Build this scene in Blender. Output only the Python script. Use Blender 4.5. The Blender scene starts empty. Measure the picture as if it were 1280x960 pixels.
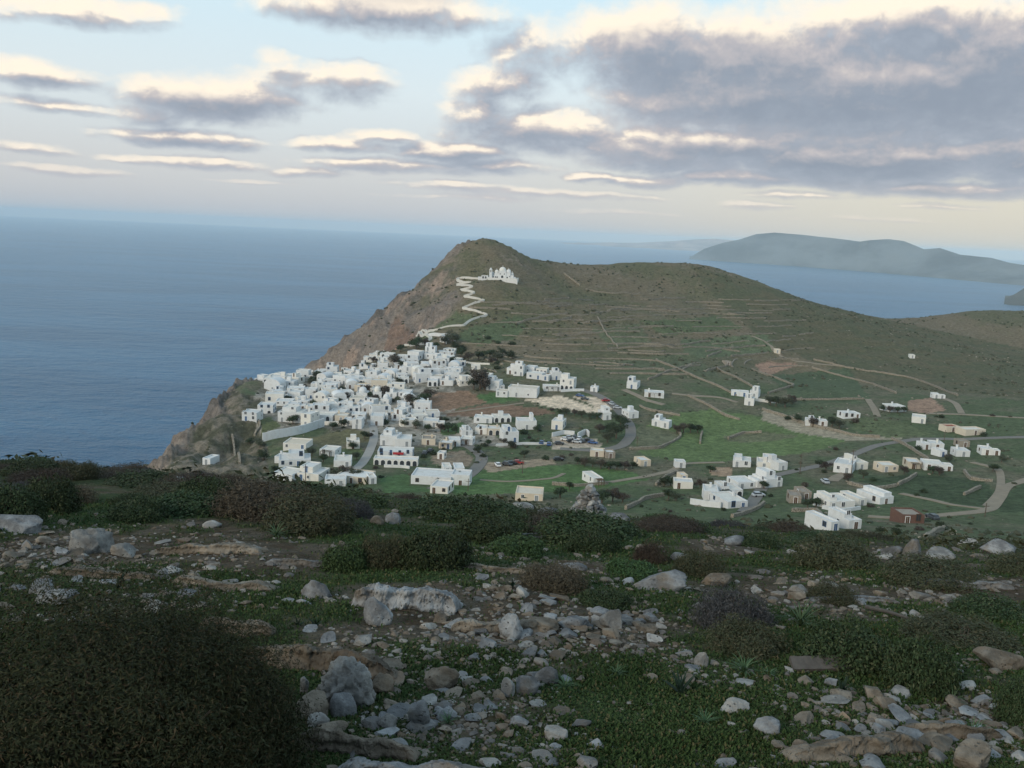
import bpy, bmesh, math, random
import numpy as np
from mathutils import Vector, Matrix, Euler

random.seed(7); rng = np.random.default_rng(11)
R = math.radians
SC = bpy.context.scene
COL = SC.collection

# ------------------------------------------------------------------ camera, sky, sun, exposure
EYE = 280.0                                   # metres above the sea
FPX = 1108.0                                  # focal length in pixels of a 1280 wide picture
PITCH, ROLL = R(9.7), R(2.5)
cF = np.array([0.0, math.cos(PITCH), -math.sin(PITCH)])
_u0 = np.array([0.0, math.sin(PITCH), math.cos(PITCH)]); _r0 = np.array([1.0, 0, 0])
cR = math.cos(ROLL) * _r0 + math.sin(ROLL) * _u0
cU = math.cos(ROLL) * _u0 - math.sin(ROLL) * _r0
cam_d = bpy.data.cameras.new("camera"); cam = bpy.data.objects.new("camera", cam_d); COL.objects.link(cam)
cam_d.sensor_width = 36.0; cam_d.lens = 36.0 * FPX / 1280.0
cam_d.clip_start = 0.05; cam_d.clip_end = 200000.0
_m = Matrix(((cR[0], cU[0], -cF[0], 0), (cR[1], cU[1], -cF[1], 0), (cR[2], cU[2], -cF[2], EYE), (0, 0, 0, 1)))
cam.matrix_world = _m
SC.camera = cam

SUN_AZ, SUN_EL = R(222), R(24)                # clockwise from +Y; behind the camera to the left
sun_d = bpy.data.lights.new("sun", 'SUN'); sun_d.energy = 1.5; sun_d.angle = R(24); sun_d.color = (1.0, 0.87, 0.68)
sun = bpy.data.objects.new("sun", sun_d); COL.objects.link(sun)
_sd = Vector((math.sin(SUN_AZ) * math.cos(SUN_EL), math.cos(SUN_AZ) * math.cos(SUN_EL), math.sin(SUN_EL)))
sun.rotation_euler = _sd.to_track_quat('Z', 'Y').to_euler(); sun.location = (0, -60, 400)

SC.view_settings.view_transform = 'Standard'; SC.view_settings.look = 'None'
SC.view_settings.exposure = 0.15; SC.view_settings.gamma = 1.0
try: SC.view_settings.use_curve_mapping = False
except Exception: pass
SC.render.engine = 'CYCLES'
cy = SC.cycles
cy.use_denoising = True
cy.max_bounces = 4; cy.diffuse_bounces = 2; cy.glossy_bounces = 2; cy.transmission_bounces = 2
cy.transparent_max_bounces = 4; cy.volume_bounces = 1
cy.caustics_reflective = False; cy.caustics_refractive = False

def pix_dir(px, py):
    px = np.asarray(px, float); py = np.asarray(py, float)
    return (cF[None] * FPX + cR[None] * (px.reshape(-1, 1) - 640.0) - cU[None] * (py.reshape(-1, 1) - 480.0))
def proj(x, y, z):
    v = np.stack([np.asarray(x, float), np.asarray(y, float), np.asarray(z, float) - EYE], -1)
    f = v @ cF; f = np.where(np.abs(f) < 1e-6, 1e-6, f)
    return 640 + FPX * (v @ cR) / f, 480 - FPX * (v @ cU) / f, f
def cp(px, py, Y):
    d = pix_dir([px], [py])[0]; t = Y / d[1]
    return (d[0] * t, Y, EYE + d[2] * t)
def cz(px, py, z):
    d = pix_dir([px], [py])[0]; t = (z - EYE) / d[2]
    return (d[0] * t, d[1] * t, z)

# ------------------------------------------------------------------ node helpers
class NT:
    def __init__(s, nt): s.nt = nt; s.N = nt.nodes; s.L = nt.links
    def n(s, t, **kw):
        nd = s.N.new(t)
        for k, v in kw.items(): setattr(nd, k, v)
        return nd
    def put(s, sock, v):
        if v is None: return
        if isinstance(v, bpy.types.NodeSocket): s.L.new(v, sock)
        else:
            if isinstance(v, (tuple, list)) and sock.type == 'RGBA' and len(v) == 3: v = (*v, 1)
            sock.default_value = v
    def m(s, op, a, b=None, c=None, clamp=False):
        nd = s.n('ShaderNodeMath', operation=op, use_clamp=clamp)
        for i, v in enumerate((a, b, c)): s.put(nd.inputs[i], v)
        return nd.outputs[0]
    def v(s, op, a, b=None, c=None):
        nd = s.n('ShaderNodeVectorMath', operation=op)
        for i, x in enumerate((a, b, c)): s.put(nd.inputs[i], x)
        return nd.outputs['Value'] if op in ('DOT_PRODUCT', 'LENGTH') else nd.outputs[0]
    def xyz(s, x, y, z=0.0):
        nd = s.n('ShaderNodeCombineXYZ')
        for i, v in enumerate((x, y, z)): s.put(nd.inputs[i], v)
        return nd.outputs[0]
    def sep(s, v):
        nd = s.n('ShaderNodeSeparateXYZ'); s.put(nd.inputs[0], v); return nd.outputs
    def mix(s, f, a, b, blend='MIX'):
        nd = s.n('ShaderNodeMix', data_type='RGBA', blend_type=blend, clamp_factor=True)
        s.put(nd.inputs[0], f); s.put(nd.inputs[6], a); s.put(nd.inputs[7], b); return nd.outputs[2]
    def ss(s, x, a, b, lo=0.0, hi=1.0, kind='SMOOTHSTEP'):
        nd = s.n('ShaderNodeMapRange', interpolation_type=kind)
        for i, v in enumerate((x, a, b, lo, hi)): s.put(nd.inputs[i], v)
        return nd.outputs[0]
    def noise(s, vec, scale=1.0, detail=4.0, rough=0.5, dist=0.0, out=0, dims='3D'):
        nd = s.n('ShaderNodeTexNoise', noise_dimensions=dims)
        s.put(nd.inputs['Vector'], vec); s.put(nd.inputs['Scale'], scale); s.put(nd.inputs['Detail'], detail)
        s.put(nd.inputs['Roughness'], rough); s.put(nd.inputs['Distortion'], dist)
        return nd.outputs[out]
    def vor(s, vec, scale=1.0, feature='F1', out=0, rand=1.0):
        nd = s.n('ShaderNodeTexVoronoi', feature=feature)
        s.put(nd.inputs['Vector'], vec); s.put(nd.inputs['Scale'], scale); s.put(nd.inputs['Randomness'], rand)
        return nd.outputs[out]
    def ramp(s, f, stops):
        nd = s.n('ShaderNodeValToRGB'); s.put(nd.inputs[0], f)
        e = nd.color_ramp.elements
        while len(e) < len(stops): e.new(0.5)
        for el, (p, c) in zip(e, stops): el.position = p; el.color = (*c, 1)
        return nd.outputs[0]

# ------------------------------------------------------------------ the sky
SKY_STRENGTH = 0.10
def azel(px, py):
    d = pix_dir([px], [py])[0]; d = d / np.linalg.norm(d)
    return math.degrees(math.atan2(d[0], d[1])), math.degrees(math.asin(d[2]))

# cumulus in the sky: (photo x, y of the centre, half width, half height in photo pixels, weight)
CLOUDS = [
 (835, 60, 150, 62, 1.25), (930, 95, 230, 85, 1.5), (1080, 120, 260, 85, 1.6), (1230, 90, 200, 95, 1.5), (1130, 40, 190, 60, 1.3),
 (690, 165, 150, 34, 1.1), (860, 185, 220, 34, 1.3), (1080, 200, 250, 32, 1.4), (1280, 190, 160, 40, 1.3), (620, 105, 70, 30, 0.9),
 (265, 122, 125, 34, 1.25), (185, 140, 60, 16, 0.8), (405, 100, 112, 27, 1.05), (45, 92, 66, 20, 1.0), (225, 173, 110, 14, 0.95),
 (470, 8, 160, 34, 1.15), (560, 20, 70, 30, 0.9), (30, 6, 70, 20, 0.95), (180, 14, 50, 17, 0.8), (340, 70, 32, 13, 0.75),
 (420, 180, 72, 14, 0.95), (560, 190, 90, 16, 1.05), (500, 208, 130, 13, 0.9), (255, 205, 95, 10, 0.85), (80, 213, 95, 8, 0.8), (30, 186, 50, 8, 0.7),
 (60, 130, 80, 11, 0.8), (690, 243, 150, 8, 0.8), (925, 222, 105, 14, 1.05), (1160, 236, 130, 13, 1.05), (730, 221, 34, 8, 0.85), (945, 258, 50, 7, 0.7),
 (100, 10, 110, 24, .95), (430, 4, 130, 38, 1.1), (640, 70, 60, 26, .7), (600, 140, 60, 24, .9), (700, 60, 80, 40, .9), (480, 170, 60, 12, .85), (380, 215, 60, 8, .75), (180, 200, 60, 8, .7), (620, 208, 90, 12, .9), (800, 228, 90, 10, .85), (1040, 226, 90, 12, .9), (1230, 240, 80, 12, .9), (620, 248, 80, 6, .6), (1000, 245, 70, 6, .6), (1180, 258, 60, 5, .5),
 (560, 232, 90, 8, 0.75), (1290, 232, 60, 12, 0.9), (520, 245, 60, 4, 0.5), (310, 226, 60, 4, 0.5), (1090, 275, 90, 4, 0.4), (760, 265, 90, 4, 0.45),
]
world = bpy.data.worlds.new("World"); SC.world = world; world.use_nodes = True
def build_sky():
    t = NT(world.node_tree); t.N.clear()
    out = t.n('ShaderNodeOutputWorld'); bg = t.n('ShaderNodeBackground'); bg.inputs[1].default_value = SKY_STRENGTH
    t.L.new(bg.outputs[0], out.inputs[0])
    g = t.n('ShaderNodeTexCoord').outputs['Generated']
    d = t.v('NORMALIZE', g); x, y, z = t.sep(d)
    az = t.m('MULTIPLY', t.m('ARCTAN2', x, y), 57.2958); el = t.m('MULTIPLY', t.m('ARCSINE', z), 57.2958)
    sky = t.n('ShaderNodeTexSky', sky_type='NISHITA'); sky.sun_disc = False
    sky.sun_elevation = SUN_EL; sky.sun_rotation = SUN_AZ; sky.altitude = 280; sky.air_density = 1.0; sky.dust_density = 2.0; sky.ozone_density = 1.0
    K = 1.0 / SKY_STRENGTH
    def k(c): return tuple(a * K for a in c)
    # thin high veil over the clear sky, whiter overhead, rosy grey low down, creamier towards the right
    veil = t.ramp(t.ss(el, -2, 22, kind='LINEAR'), [(0.0, k((.52, .56, .62))), (0.10, k((.57, .58, .62))), (0.22, k((.66, .66, .67))), (0.42, k((.76, .84, .86))), (0.75, k((.66, .90, 1.0))), (1.0, k((.50, .76, .95)))])
    warm = t.m('MULTIPLY', t.ss(az, -8, 30), t.ss(el, 10, 3))
    veil = t.mix(t.m('MULTIPLY', warm, .75), veil, k((.74, .66, .52)))
    back = t.ss(el, 22, 60)
    base = t.mix(t.m('SUBTRACT', .80, t.m('MULTIPLY', back, .3)), sky.outputs[0], veil)
    # cumulus field
    pv = t.xyz(az, el, 0.0)
    warp = t.v('SUBTRACT', t.noise(t.v('MULTIPLY', pv, (.22, .45, 0)), 1.0, 3, .55, out=1), (.5, .5, .5))
    def field(vec):
        cur = None
        for (px, py, w, h, wt) in CLOUDS:
            a, e = azel(px, py)
            q = t.v('MULTIPLY', t.v('SUBTRACT', vec, (a, e, 0)), (19.34 / w, 19.34 / h, 0))
            b = t.m('MULTIPLY_ADD', t.v('DOT_PRODUCT', q, q), -wt, wt)
            cur = b if cur is None else t.m('SMOOTH_MAX', cur, b, .35)
        return t.m('MAXIMUM', cur, -1.2)
    def base_noise(p, detail):
        px_, py_, pz_ = t.sep(p)
        ey = t.m('MULTIPLY', t.m('LOGARITHM', t.m('ADD', t.m('MAXIMUM', py_, -4.5), 5.7), math.e), 6.0)   # clouds flatten towards the horizon
        return px_, ey, t.noise(t.xyz(t.m('MULTIPLY', px_, .26), ey, 3.7), 1.0, detail, .52, .1)
    def shape(off):
        p = t.v('ADD', pv, off)
        return p, field(t.v('ADD', p, t.v('MULTIPLY', warp, t.xyz(4.0, t.ss(el, 1, 14, .6, 1.9), 0))))
    p0, f0 = shape((0, 0, 0)); off = t.xyz(t.ss(el, 1, 14, -.25, -1.3), t.ss(el, 1, 14, .24, 1.5), 0); p1, f1 = shape(off)
    ax, ay, nA = base_noise(p0, 6); bx_, by_, nB = base_noise(p1, 3); _a, _b, nC = base_noise(p0, 3)
    n2 = t.noise(t.xyz(t.m('MULTIPLY', ax, .62), t.m('MULTIPLY', ay, 2.0), 1.7), 1.0, 6, .6, .25)
    n3 = t.noise(t.xyz(t.m('MULTIPLY', t.m('ADD', ax, -.3), .62), t.m('MULTIPLY', t.m('ADD', ay, .26), 2.0), 1.7), 1.0, 5, .6, .25)
    D0 = t.m('ADD', t.m('ADD', f0, t.m('MULTIPLY', t.m('SUBTRACT', nA, .5), 1.15)), t.m('MULTIPLY', t.m('SUBTRACT', n2, .5), 1.15))
    soft = t.ss(el, 1, 10, .85, 1.05)
    alpha = t.ss(D0, -.08, soft)
    low = t.ss(el, .8, 4.2)
    alpha = t.m('MULTIPLY', alpha, t.m('MULTIPLY_ADD', low, .55, .42))
    S0 = t.m('ADD', f0, t.m('MULTIPLY', nC, .75)); S1 = t.m('ADD', f1, t.m('MULTIPLY', nB, .75))
    dif = t.m('ADD', t.m('SUBTRACT', S0, S1), t.m('MULTIPLY', t.m('SUBTRACT', n2, n3), .85))
    lit = t.ss(dif, -.30, .95)
    thin = t.ss(D0, .9, .0)
    inner = t.ss(D0, .8, 2.0, 1.0, .42)
    streak = t.noise(t.xyz(t.m('MULTIPLY', az, .05), t.m('MULTIPLY', el, .38), 9.1), 1.0, 4, .5)
    lit = t.m('MULTIPLY', t.m('MULTIPLY', lit, inner), t.m('MULTIPLY_ADD', n2, .9, .6))
    shy = t.m('MULTIPLY', t.ss(el, 12.5, 15.0), t.ss(az, 3, -2))     # the high bank at the upper left stays in shade
    lit = t.m('MULTIPLY', lit, t.m('SUBTRACT', 1.0, t.m('MULTIPLY', shy, .9)))
    lit = t.m('ADD', lit, t.m('ADD', t.m('MULTIPLY', thin, .20), t.m('MULTIPLY', t.m('SUBTRACT', streak, .5), .85)), clamp=True)
    big = t.ss(D0, .5, 1.6)
    dark = t.mix(t.m('MULTIPLY', big, .85), k((.36, .40, .47)), k((.235, .28, .35)))
    ccol = t.mix(t.ss(lit, .05, .5), dark, k((.48, .455, .475)))
    ccol = t.mix(t.ss(lit, .38, .95), ccol, k((1.0, .88, .72)))
    ccol = t.mix(t.m('MULTIPLY', t.m('SUBTRACT', 1.0, low), .45), ccol, k((.62, .55, .55)))
    # a light broken deck over the rest of the dome
    top = t.xyz(t.m('DIVIDE', x, t.m('MAXIMUM', z, .06)), t.m('DIVIDE', y, t.m('MAXIMUM', z, .06)), 0)
    nd = t.noise(top, .9, 5, .55)
    deck = t.m('MULTIPLY', t.ss(nd, .46, .68), t.ss(el, 20, 34))
    col = t.mix(t.m('MULTIPLY', deck, .8), base, k((.55, .57, .62)))
    col = t.mix(alpha, col, ccol)
    t.L.new(col, bg.inputs[0])
    world.cycles.sampling_method = 'MANUAL'; world.cycles.sample_map_resolution = 512
build_sky()

# ------------------------------------------------------------------ numpy noise
def _hash(i, j, k, s):
    h = (i * 374761393 + j * 668265263 + k * 2147483647 + s * 974634777) & 0xFFFFFFFF
    h = ((h ^ (h >> 13)) * 1274126177) & 0xFFFFFFFF
    h = ((h ^ (h >> 16)) * 2246822519) & 0xFFFFFFFF
    return ((h ^ (h >> 15)) & 0xFFFFFF) / float(0xFFFFFF)
def vnoise(x, y, z=None, seed=0):
    x = np.asarray(x, float); y = np.asarray(y, float); z = np.zeros_like(x) if z is None else np.asarray(z, float)
    xi, yi, zi = np.floor(x).astype(np.int64), np.floor(y).astype(np.int64), np.floor(z).astype(np.int64)
    f = lambda a: a * a * a * (a * (a * 6 - 15) + 10)
    u, v, w = f(x - xi), f(y - yi), f(z - zi)
    def c(a, b, d): return _hash(xi + a, yi + b, zi + d, seed)
    a = (c(0,0,0) * (1-u) + c(1,0,0) * u) * (1-v) + (c(0,1,0) * (1-u) + c(1,1,0) * u) * v
    b = (c(0,0,1) * (1-u) + c(1,0,1) * u) * (1-v) + (c(0,1,1) * (1-u) + c(1,1,1) * u) * v
    return (a * (1-w) + b * w) * 2 - 1
def vnoise2(x, y, seed=0):
    xi, yi = np.floor(x).astype(np.int64), np.floor(y).astype(np.int64)
    f = lambda a: a * a * a * (a * (a * 6 - 15) + 10)
    u, v = f(x - xi), f(y - yi)
    def c(a, b): return _hash(xi + a, yi + b, 0 * xi, seed)
    return ((c(0,0) * (1-u) + c(1,0) * u) * (1-v) + (c(0,1) * (1-u) + c(1,1) * u) * v) * 2 - 1
def fbm2(x, y, oct=5, seed=0, gain=.5):
    x = np.asarray(x, float); y = np.asarray(y, float)
    s = 0; a = 1; n = 0
    for o in range(oct):
        s = s + a * vnoise2(x, y, seed + o * 17); n += a; a *= gain; x = x * 2.03 + 11.3; y = y * 2.03 - 7.1
    return s / n
def fbm3(x, y, z, oct=4, seed=0, gain=.5):
    s = 0; a = 1; n = 0
    for o in range(oct):
        s = s + a * vnoise(x, y, z, seed + o * 17); n += a; a *= gain; x = x * 2.03 + 1.3; y = y * 2.03 - .7; z = z * 2.03 + .4
    return s / n
def sstep(x, a, b):
    t = np.clip((x - a) / (b - a), 0, 1); return t * t * (3 - 2 * t)
def inpoly(px, py, poly):
    r = np.zeros(np.shape(px), bool); n = len(poly); j = n - 1
    for i in range(n):
        xi, yi = poly[i]; xj, yj = poly[j]
        if yi != yj:
            r ^= ((yi > py) != (yj > py)) & (px < (xj - xi) * (py - yi) / (yj - yi) + xi)
        j = i
    return r

# ------------------------------------------------------------------ object helpers
def tag(o, label=None, cat=None, group=None, kind=None):
    if label: o['label'] = label
    if cat: o['category'] = cat
    if group: o['group'] = group
    if kind: o['kind'] = kind
    return o
def link(o, parent=None):
    COL.objects.link(o)
    if parent is not None: o.parent = parent
    return o
def thing(name, label, cat, loc=(0, 0, 0), rz=0.0, group=None):
    o = bpy.data.objects.new(name, None); COL.objects.link(o); o.location = loc; o.rotation_euler = (0, 0, rz); o.empty_display_size = .3
    return tag(o, label, cat, group)
def mesh_np(name, V, F, mats=(), smooth=False, mat_idx=None):
    """V n x 3; F a list of (array of faces of equal length)"""
    me = bpy.data.meshes.new(name)
    V = np.asarray(V, np.float32)
    if isinstance(F, np.ndarray): F = [F]
    F = [np.asarray(f, np.int32) for f in F if len(f)]
    me.vertices.add(len(V)); me.vertices.foreach_set('co', V.ravel())
    nl = sum(f.size for f in F); npoly = sum(len(f) for f in F)
    me.loops.add(nl); me.loops.foreach_set('vertex_index', np.concatenate([f.ravel() for f in F]))
    me.polygons.add(npoly)
    tot = np.concatenate([np.full(len(f), f.shape[1], np.int32) for f in F])
    st = np.concatenate([[0], np.cumsum(tot)[:-1]]).astype(np.int32)
    me.polygons.foreach_set('loop_start', st)
    try: me.polygons.foreach_set('loop_total', tot)
    except Exception: pass
    me.polygons.foreach_set('use_smooth', np.full(npoly, smooth))
    for m in mats: me.materials.append(m)
    if mat_idx is not None: me.polygons.foreach_set('material_index', np.asarray(mat_idx, np.int32))
    me.update(calc_edges=True); me.validate()
    return me
def obj(name, me, parent=None, loc=None, rz=None, scale=None):
    o = bpy.data.objects.new(name, me); link(o, parent)
    if loc is not None: o.location = loc
    if rz is not None: o.rotation_euler = (0, 0, rz)
    if scale is not None: o.scale = scale
    return o
class MB:
    """collects polygons into one mesh"""
    def __init__(s): s.v = []; s.f = []; s.m = []
    def add(s, vs, fs, mi=0):
        b = len(s.v); s.v += [tuple(map(float, p)) for p in vs]; s.f += [tuple(b + i for i in f) for f in fs]; s.m += [mi] * len(fs)
    def box(s, x0, y0, z0, x1, y1, z1, mi=0):
        s.add([(x0,y0,z0),(x1,y0,z0),(x1,y1,z0),(x0,y1,z0),(x0,y0,z1),(x1,y0,z1),(x1,y1,z1),(x0,y1,z1)],
              [(0,3,2,1),(4,5,6,7),(0,1,5,4),(1,2,6,5),(2,3,7,6),(3,0,4,7)], mi)
    def lathe(s, prof, n=16, c=(0, 0), mi=0, a0=0):
        vs = []; fs = []
        for r, z in prof:
            for i in range(n):
                a = a0 + 2 * math.pi * i / n; vs.append((c[0] + r * math.cos(a), c[1] + r * math.sin(a), z))
        for k in range(len(prof) - 1):
            for i in range(n):
                j = (i + 1) % n; fs.append((k*n+i, k*n+j, (k+1)*n+j, (k+1)*n+i))
        fs.append(tuple(range(n))[::-1]); fs.append(tuple((len(prof)-1)*n + i for i in range(n)))
        s.add(vs, fs, mi)
    def tube(s, pts, r0, r1=None, n=6, mi=0):
        r1 = r0 if r1 is None else r1; vs = []; fs = []; m = len(pts)
        for k, p in enumerate(pts):
            a = Vector(pts[max(k-1, 0)]); b = Vector(pts[min(k+1, m-1)]); d = (b - a).normalized()
            e = d.orthogonal().normalized() if abs(d.z) < .9 else Vector((1, 0, 0)); e = (e - d * e.dot(d)).normalized(); g = d.cross(e)
            r = r0 + (r1 - r0) * k / max(m-1, 1)
            for i in range(n):
                t = 2 * math.pi * i / n; q = Vector(p) + (e * math.cos(t) + g * math.sin(t)) * r; vs.append(tuple(q))
        for k in range(m-1):
            for i in range(n):
                j = (i+1) % n; fs.append((k*n+i, k*n+j, (k+1)*n+j, (k+1)*n+i))
        fs.append(tuple(range(n))[::-1]); fs.append(tuple((m-1)*n + i for i in range(n)))
        s.add(vs, fs, mi)
    def mesh(s, name, mats, smooth=False):
        me = bpy.data.meshes.new(name); me.from_pydata(s.v, [], s.f)
        for m in mats: me.materials.append(m)
        me.polygons.foreach_set('material_index', s.m)
        if smooth: me.polygons.foreach_set('use_smooth', [True] * len(me.polygons))
        me.update(); return me
    def build(s, name, mats, parent=None, smooth=False, **kw):
        return obj(name, s.mesh(name, mats if isinstance(mats, (list, tuple)) else [mats], smooth), parent, **kw)

def new_mat(name, rough=.9, spec=.2):
    m = bpy.data.materials.new(name); m.use_nodes = True; t = NT(m.node_tree)
    b = m.node_tree.nodes['Principled BSDF']; b.inputs['Roughness'].default_value = rough
    b.inputs['Specular IOR Level'].default_value = spec
    return m, t, b
def plain(name, c, rough=.9, var=.12, scale=.6, spec=.2, metal=0.0):
    m, t, b = new_mat(name, rough, spec)
    co = t.n('ShaderNodeTexCoord').outputs['Object']
    n = t.noise(co, scale, 4, .6)
    t.put(b.inputs['Base Color'], t.mix(n, tuple(max(a * (1 - var), 0) for a in c), tuple(min(a * (1 + var), 1) for a in c)))
    b.inputs['Metallic'].default_value = metal
    return m
def bump(t, b, h, strength=.5, dist=.02):
    nd = t.n('ShaderNodeBump'); nd.inputs['Strength'].default_value = strength; nd.inputs['Distance'].default_value = dist
    t.put(nd.inputs['Height'], h); t.L.new(nd.outputs[0], b.inputs['Normal'])

# ------------------------------------------------------------------ terrain heights
CTRL = []
def C(*p): CTRL.append(p)
# slope below the viewpoint
for x, z in ((-60, 257), (-20, 259), (20, 259), (60, 257.5)): C(x, 60, z)
for x, z in ((-95, 222), (-45, 233), (0, 236), (50, 239.5), (110, 240)): C(x, 120, z)
for x, z in ((-135, 186), (-95, 200), (-50, 208), (0, 211), (40, 214), (77, 216), (150, 215), (220, 217)): C(x, 200, z)
C(60, 160, 226); C(110, 160, 228); C(0, 160, 222); C(-60, 160, 219)
C(-130, 60, 215); C(-170, 120, 120); C(-175, 200, 125); C(-250, 60, 60); C(-260, 140, -5); C(-260, 210, -5); C(-400, 60, -15)
# headland and plateau
for a in ((280, 494, 467), (260, 512, 430), (225, 550, 368), (192, 584, 322)): C(*cp(*a))
for a in ((240, 575, 189), (262, 575, 192), (300, 560, 193), (310, 590, 196), (330, 495, 190), (310, 515, 190), (350, 545, 191.5), (400, 500, 193), (400, 540, 194), (450, 480, 196), (425, 475, 194), (500, 462, 200), (470, 520, 194), (550, 525, 194.5),
          (480, 575, 195), (420, 590, 196.5), (350, 598, 197), (560, 595, 196.5), (640, 600, 198), (640, 540, 195), (600, 490, 199), (650, 468, 204), (700, 484, 202), (760, 500, 200), (760, 560, 196), (830, 520, 198.5),
          (860, 560, 195.5), (900, 540, 196), (800, 610, 199.5), (930, 620, 203), (720, 620, 200), (960, 500, 201), (940, 490, 203), (1060, 520, 203), (1140, 520, 204), (1060, 580, 202), (960, 570, 199), (1100, 620, 206), (1210, 565, 204), (1240, 640, 210), (1160, 650, 212), (1270, 500, 206), (1010, 640, 208), (1270, 590, 206)): C(*cz(*a))
C(-170, 470, 120); C(-172, 400, 118); C(-168, 330, 120); C(-250, 470, -5); C(-250, 390, -5); C(-240, 300, -5); C(-330, 560, -10)
C(-150, 545, 140); C(-200, 560, 40); C(-143, 515, 172)
# upper village and hill
for a in ((560, 440, 545), (520, 437, 540), (545, 412, 590), (512, 428, 560), (610, 394, 612), (580, 360, 655), (622, 352, 670), (650, 353, 680), (592, 307, 790), (607, 309, 800), (640, 317, 805), (700, 329, 830), (780, 328, 870), (860, 330, 890), (920, 346, 900), (980, 374, 900), (1050, 391, 900), (1110, 399, 880), (1160, 395, 930), (1200, 390, 950), (1290, 396, 1000),
          (700, 400, 620), (700, 360, 730), (800, 440, 560), (800, 390, 680), (860, 370, 770), (950, 400, 700), (1080, 440, 650), (1200, 430, 750), (640, 420, 575), (900, 450, 560), (1000, 470, 560), (740, 440, 550), (1290, 440, 760)): C(*cp(*a))
for a in ((577, 309, 765), (558, 326, 740), (520, 350, 720), (470, 395, 700), (420, 432, 690), (372, 470, 680)): C(*cp(*a))
C(-200, 680, 105); C(-285, 680, -5); C(-125, 615, 150); C(-90, 592, 184); C(-165, 620, 70); C(-74, 640, 203); C(-60, 690, 232)
C(-150, 770, 90); C(-100, 800, 130); C(-60, 850, 190); C(-20, 880, 232); C(-120, 900, 10); C(-50, 950, 90); C(30, 950, 195); C(60, 880, 245)
for x in (0, 120, 240, 350, 450, 600, 800): C(x, 1050 + x * .1, 130); C(x, 1230 + x * .15, -15)
C(-250, 800, -15); C(-200, 1000, -20); C(-60, 1120, -15); C(700, 600, 212); C(700, 300, 222); C(500, 300, 214); C(700, 900, 215); C(400, 120, 245); C(850, 500, 220); C(1000, 1000, 200)
CT = np.array(CTRL, float)
_c2 = 22.0 ** 2
def _rbf_fit():
    d2 = ((CT[:, None, :2] - CT[None, :, :2]) ** 2).sum(-1)
    A = np.sqrt(d2 + _c2) ; n = len(CT)
    A += np.eye(n) * -1.5                                     # a little smoothing
    P = np.c_[np.ones(n), CT[:, :2] / 500]
    M = np.block([[A, P], [P.T, np.zeros((3, 3))]])
    return np.linalg.solve(M, np.r_[CT[:, 2], 0, 0, 0])
_w = _rbf_fit()
def far_z(x, y):
    x = np.asarray(x, float); y = np.asarray(y, float); sh = x.shape; x = x.ravel(); y = y.ravel()
    out = _w[-3] + _w[-2] * x / 500 + _w[-1] * y / 500
    for (cx, cy_, _), w in zip(CT, _w[:-3]): out = out + w * np.sqrt((x - cx) ** 2 + (y - cy_) ** 2 + _c2)
    return out.reshape(sh)
def near_z(x, y):
    return EYE - 1.62 - .215 * y - .0017 * y * np.abs(y) - .045 * x * sstep(y, 4, 26) + .10 * fbm2(x * .35, y * .35, 4, 5) * sstep(y, 1, 8) * np.clip(y / 8, .4, 1.6)
NU, NR = 960, 900
D0R, D1R, U0, U1 = 5.0, 2000.0, -.88, .98
_ratio = math.log(D1R / D0R) / (NR - 1)
rowd = D0R * np.exp(np.arange(NR) * _ratio); colu = np.linspace(U0, U1, NU)
GX = colu[None, :] * rowd[:, None]; GY = np.repeat(rowd[:, None] - 10.0, NU, 1)
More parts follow.
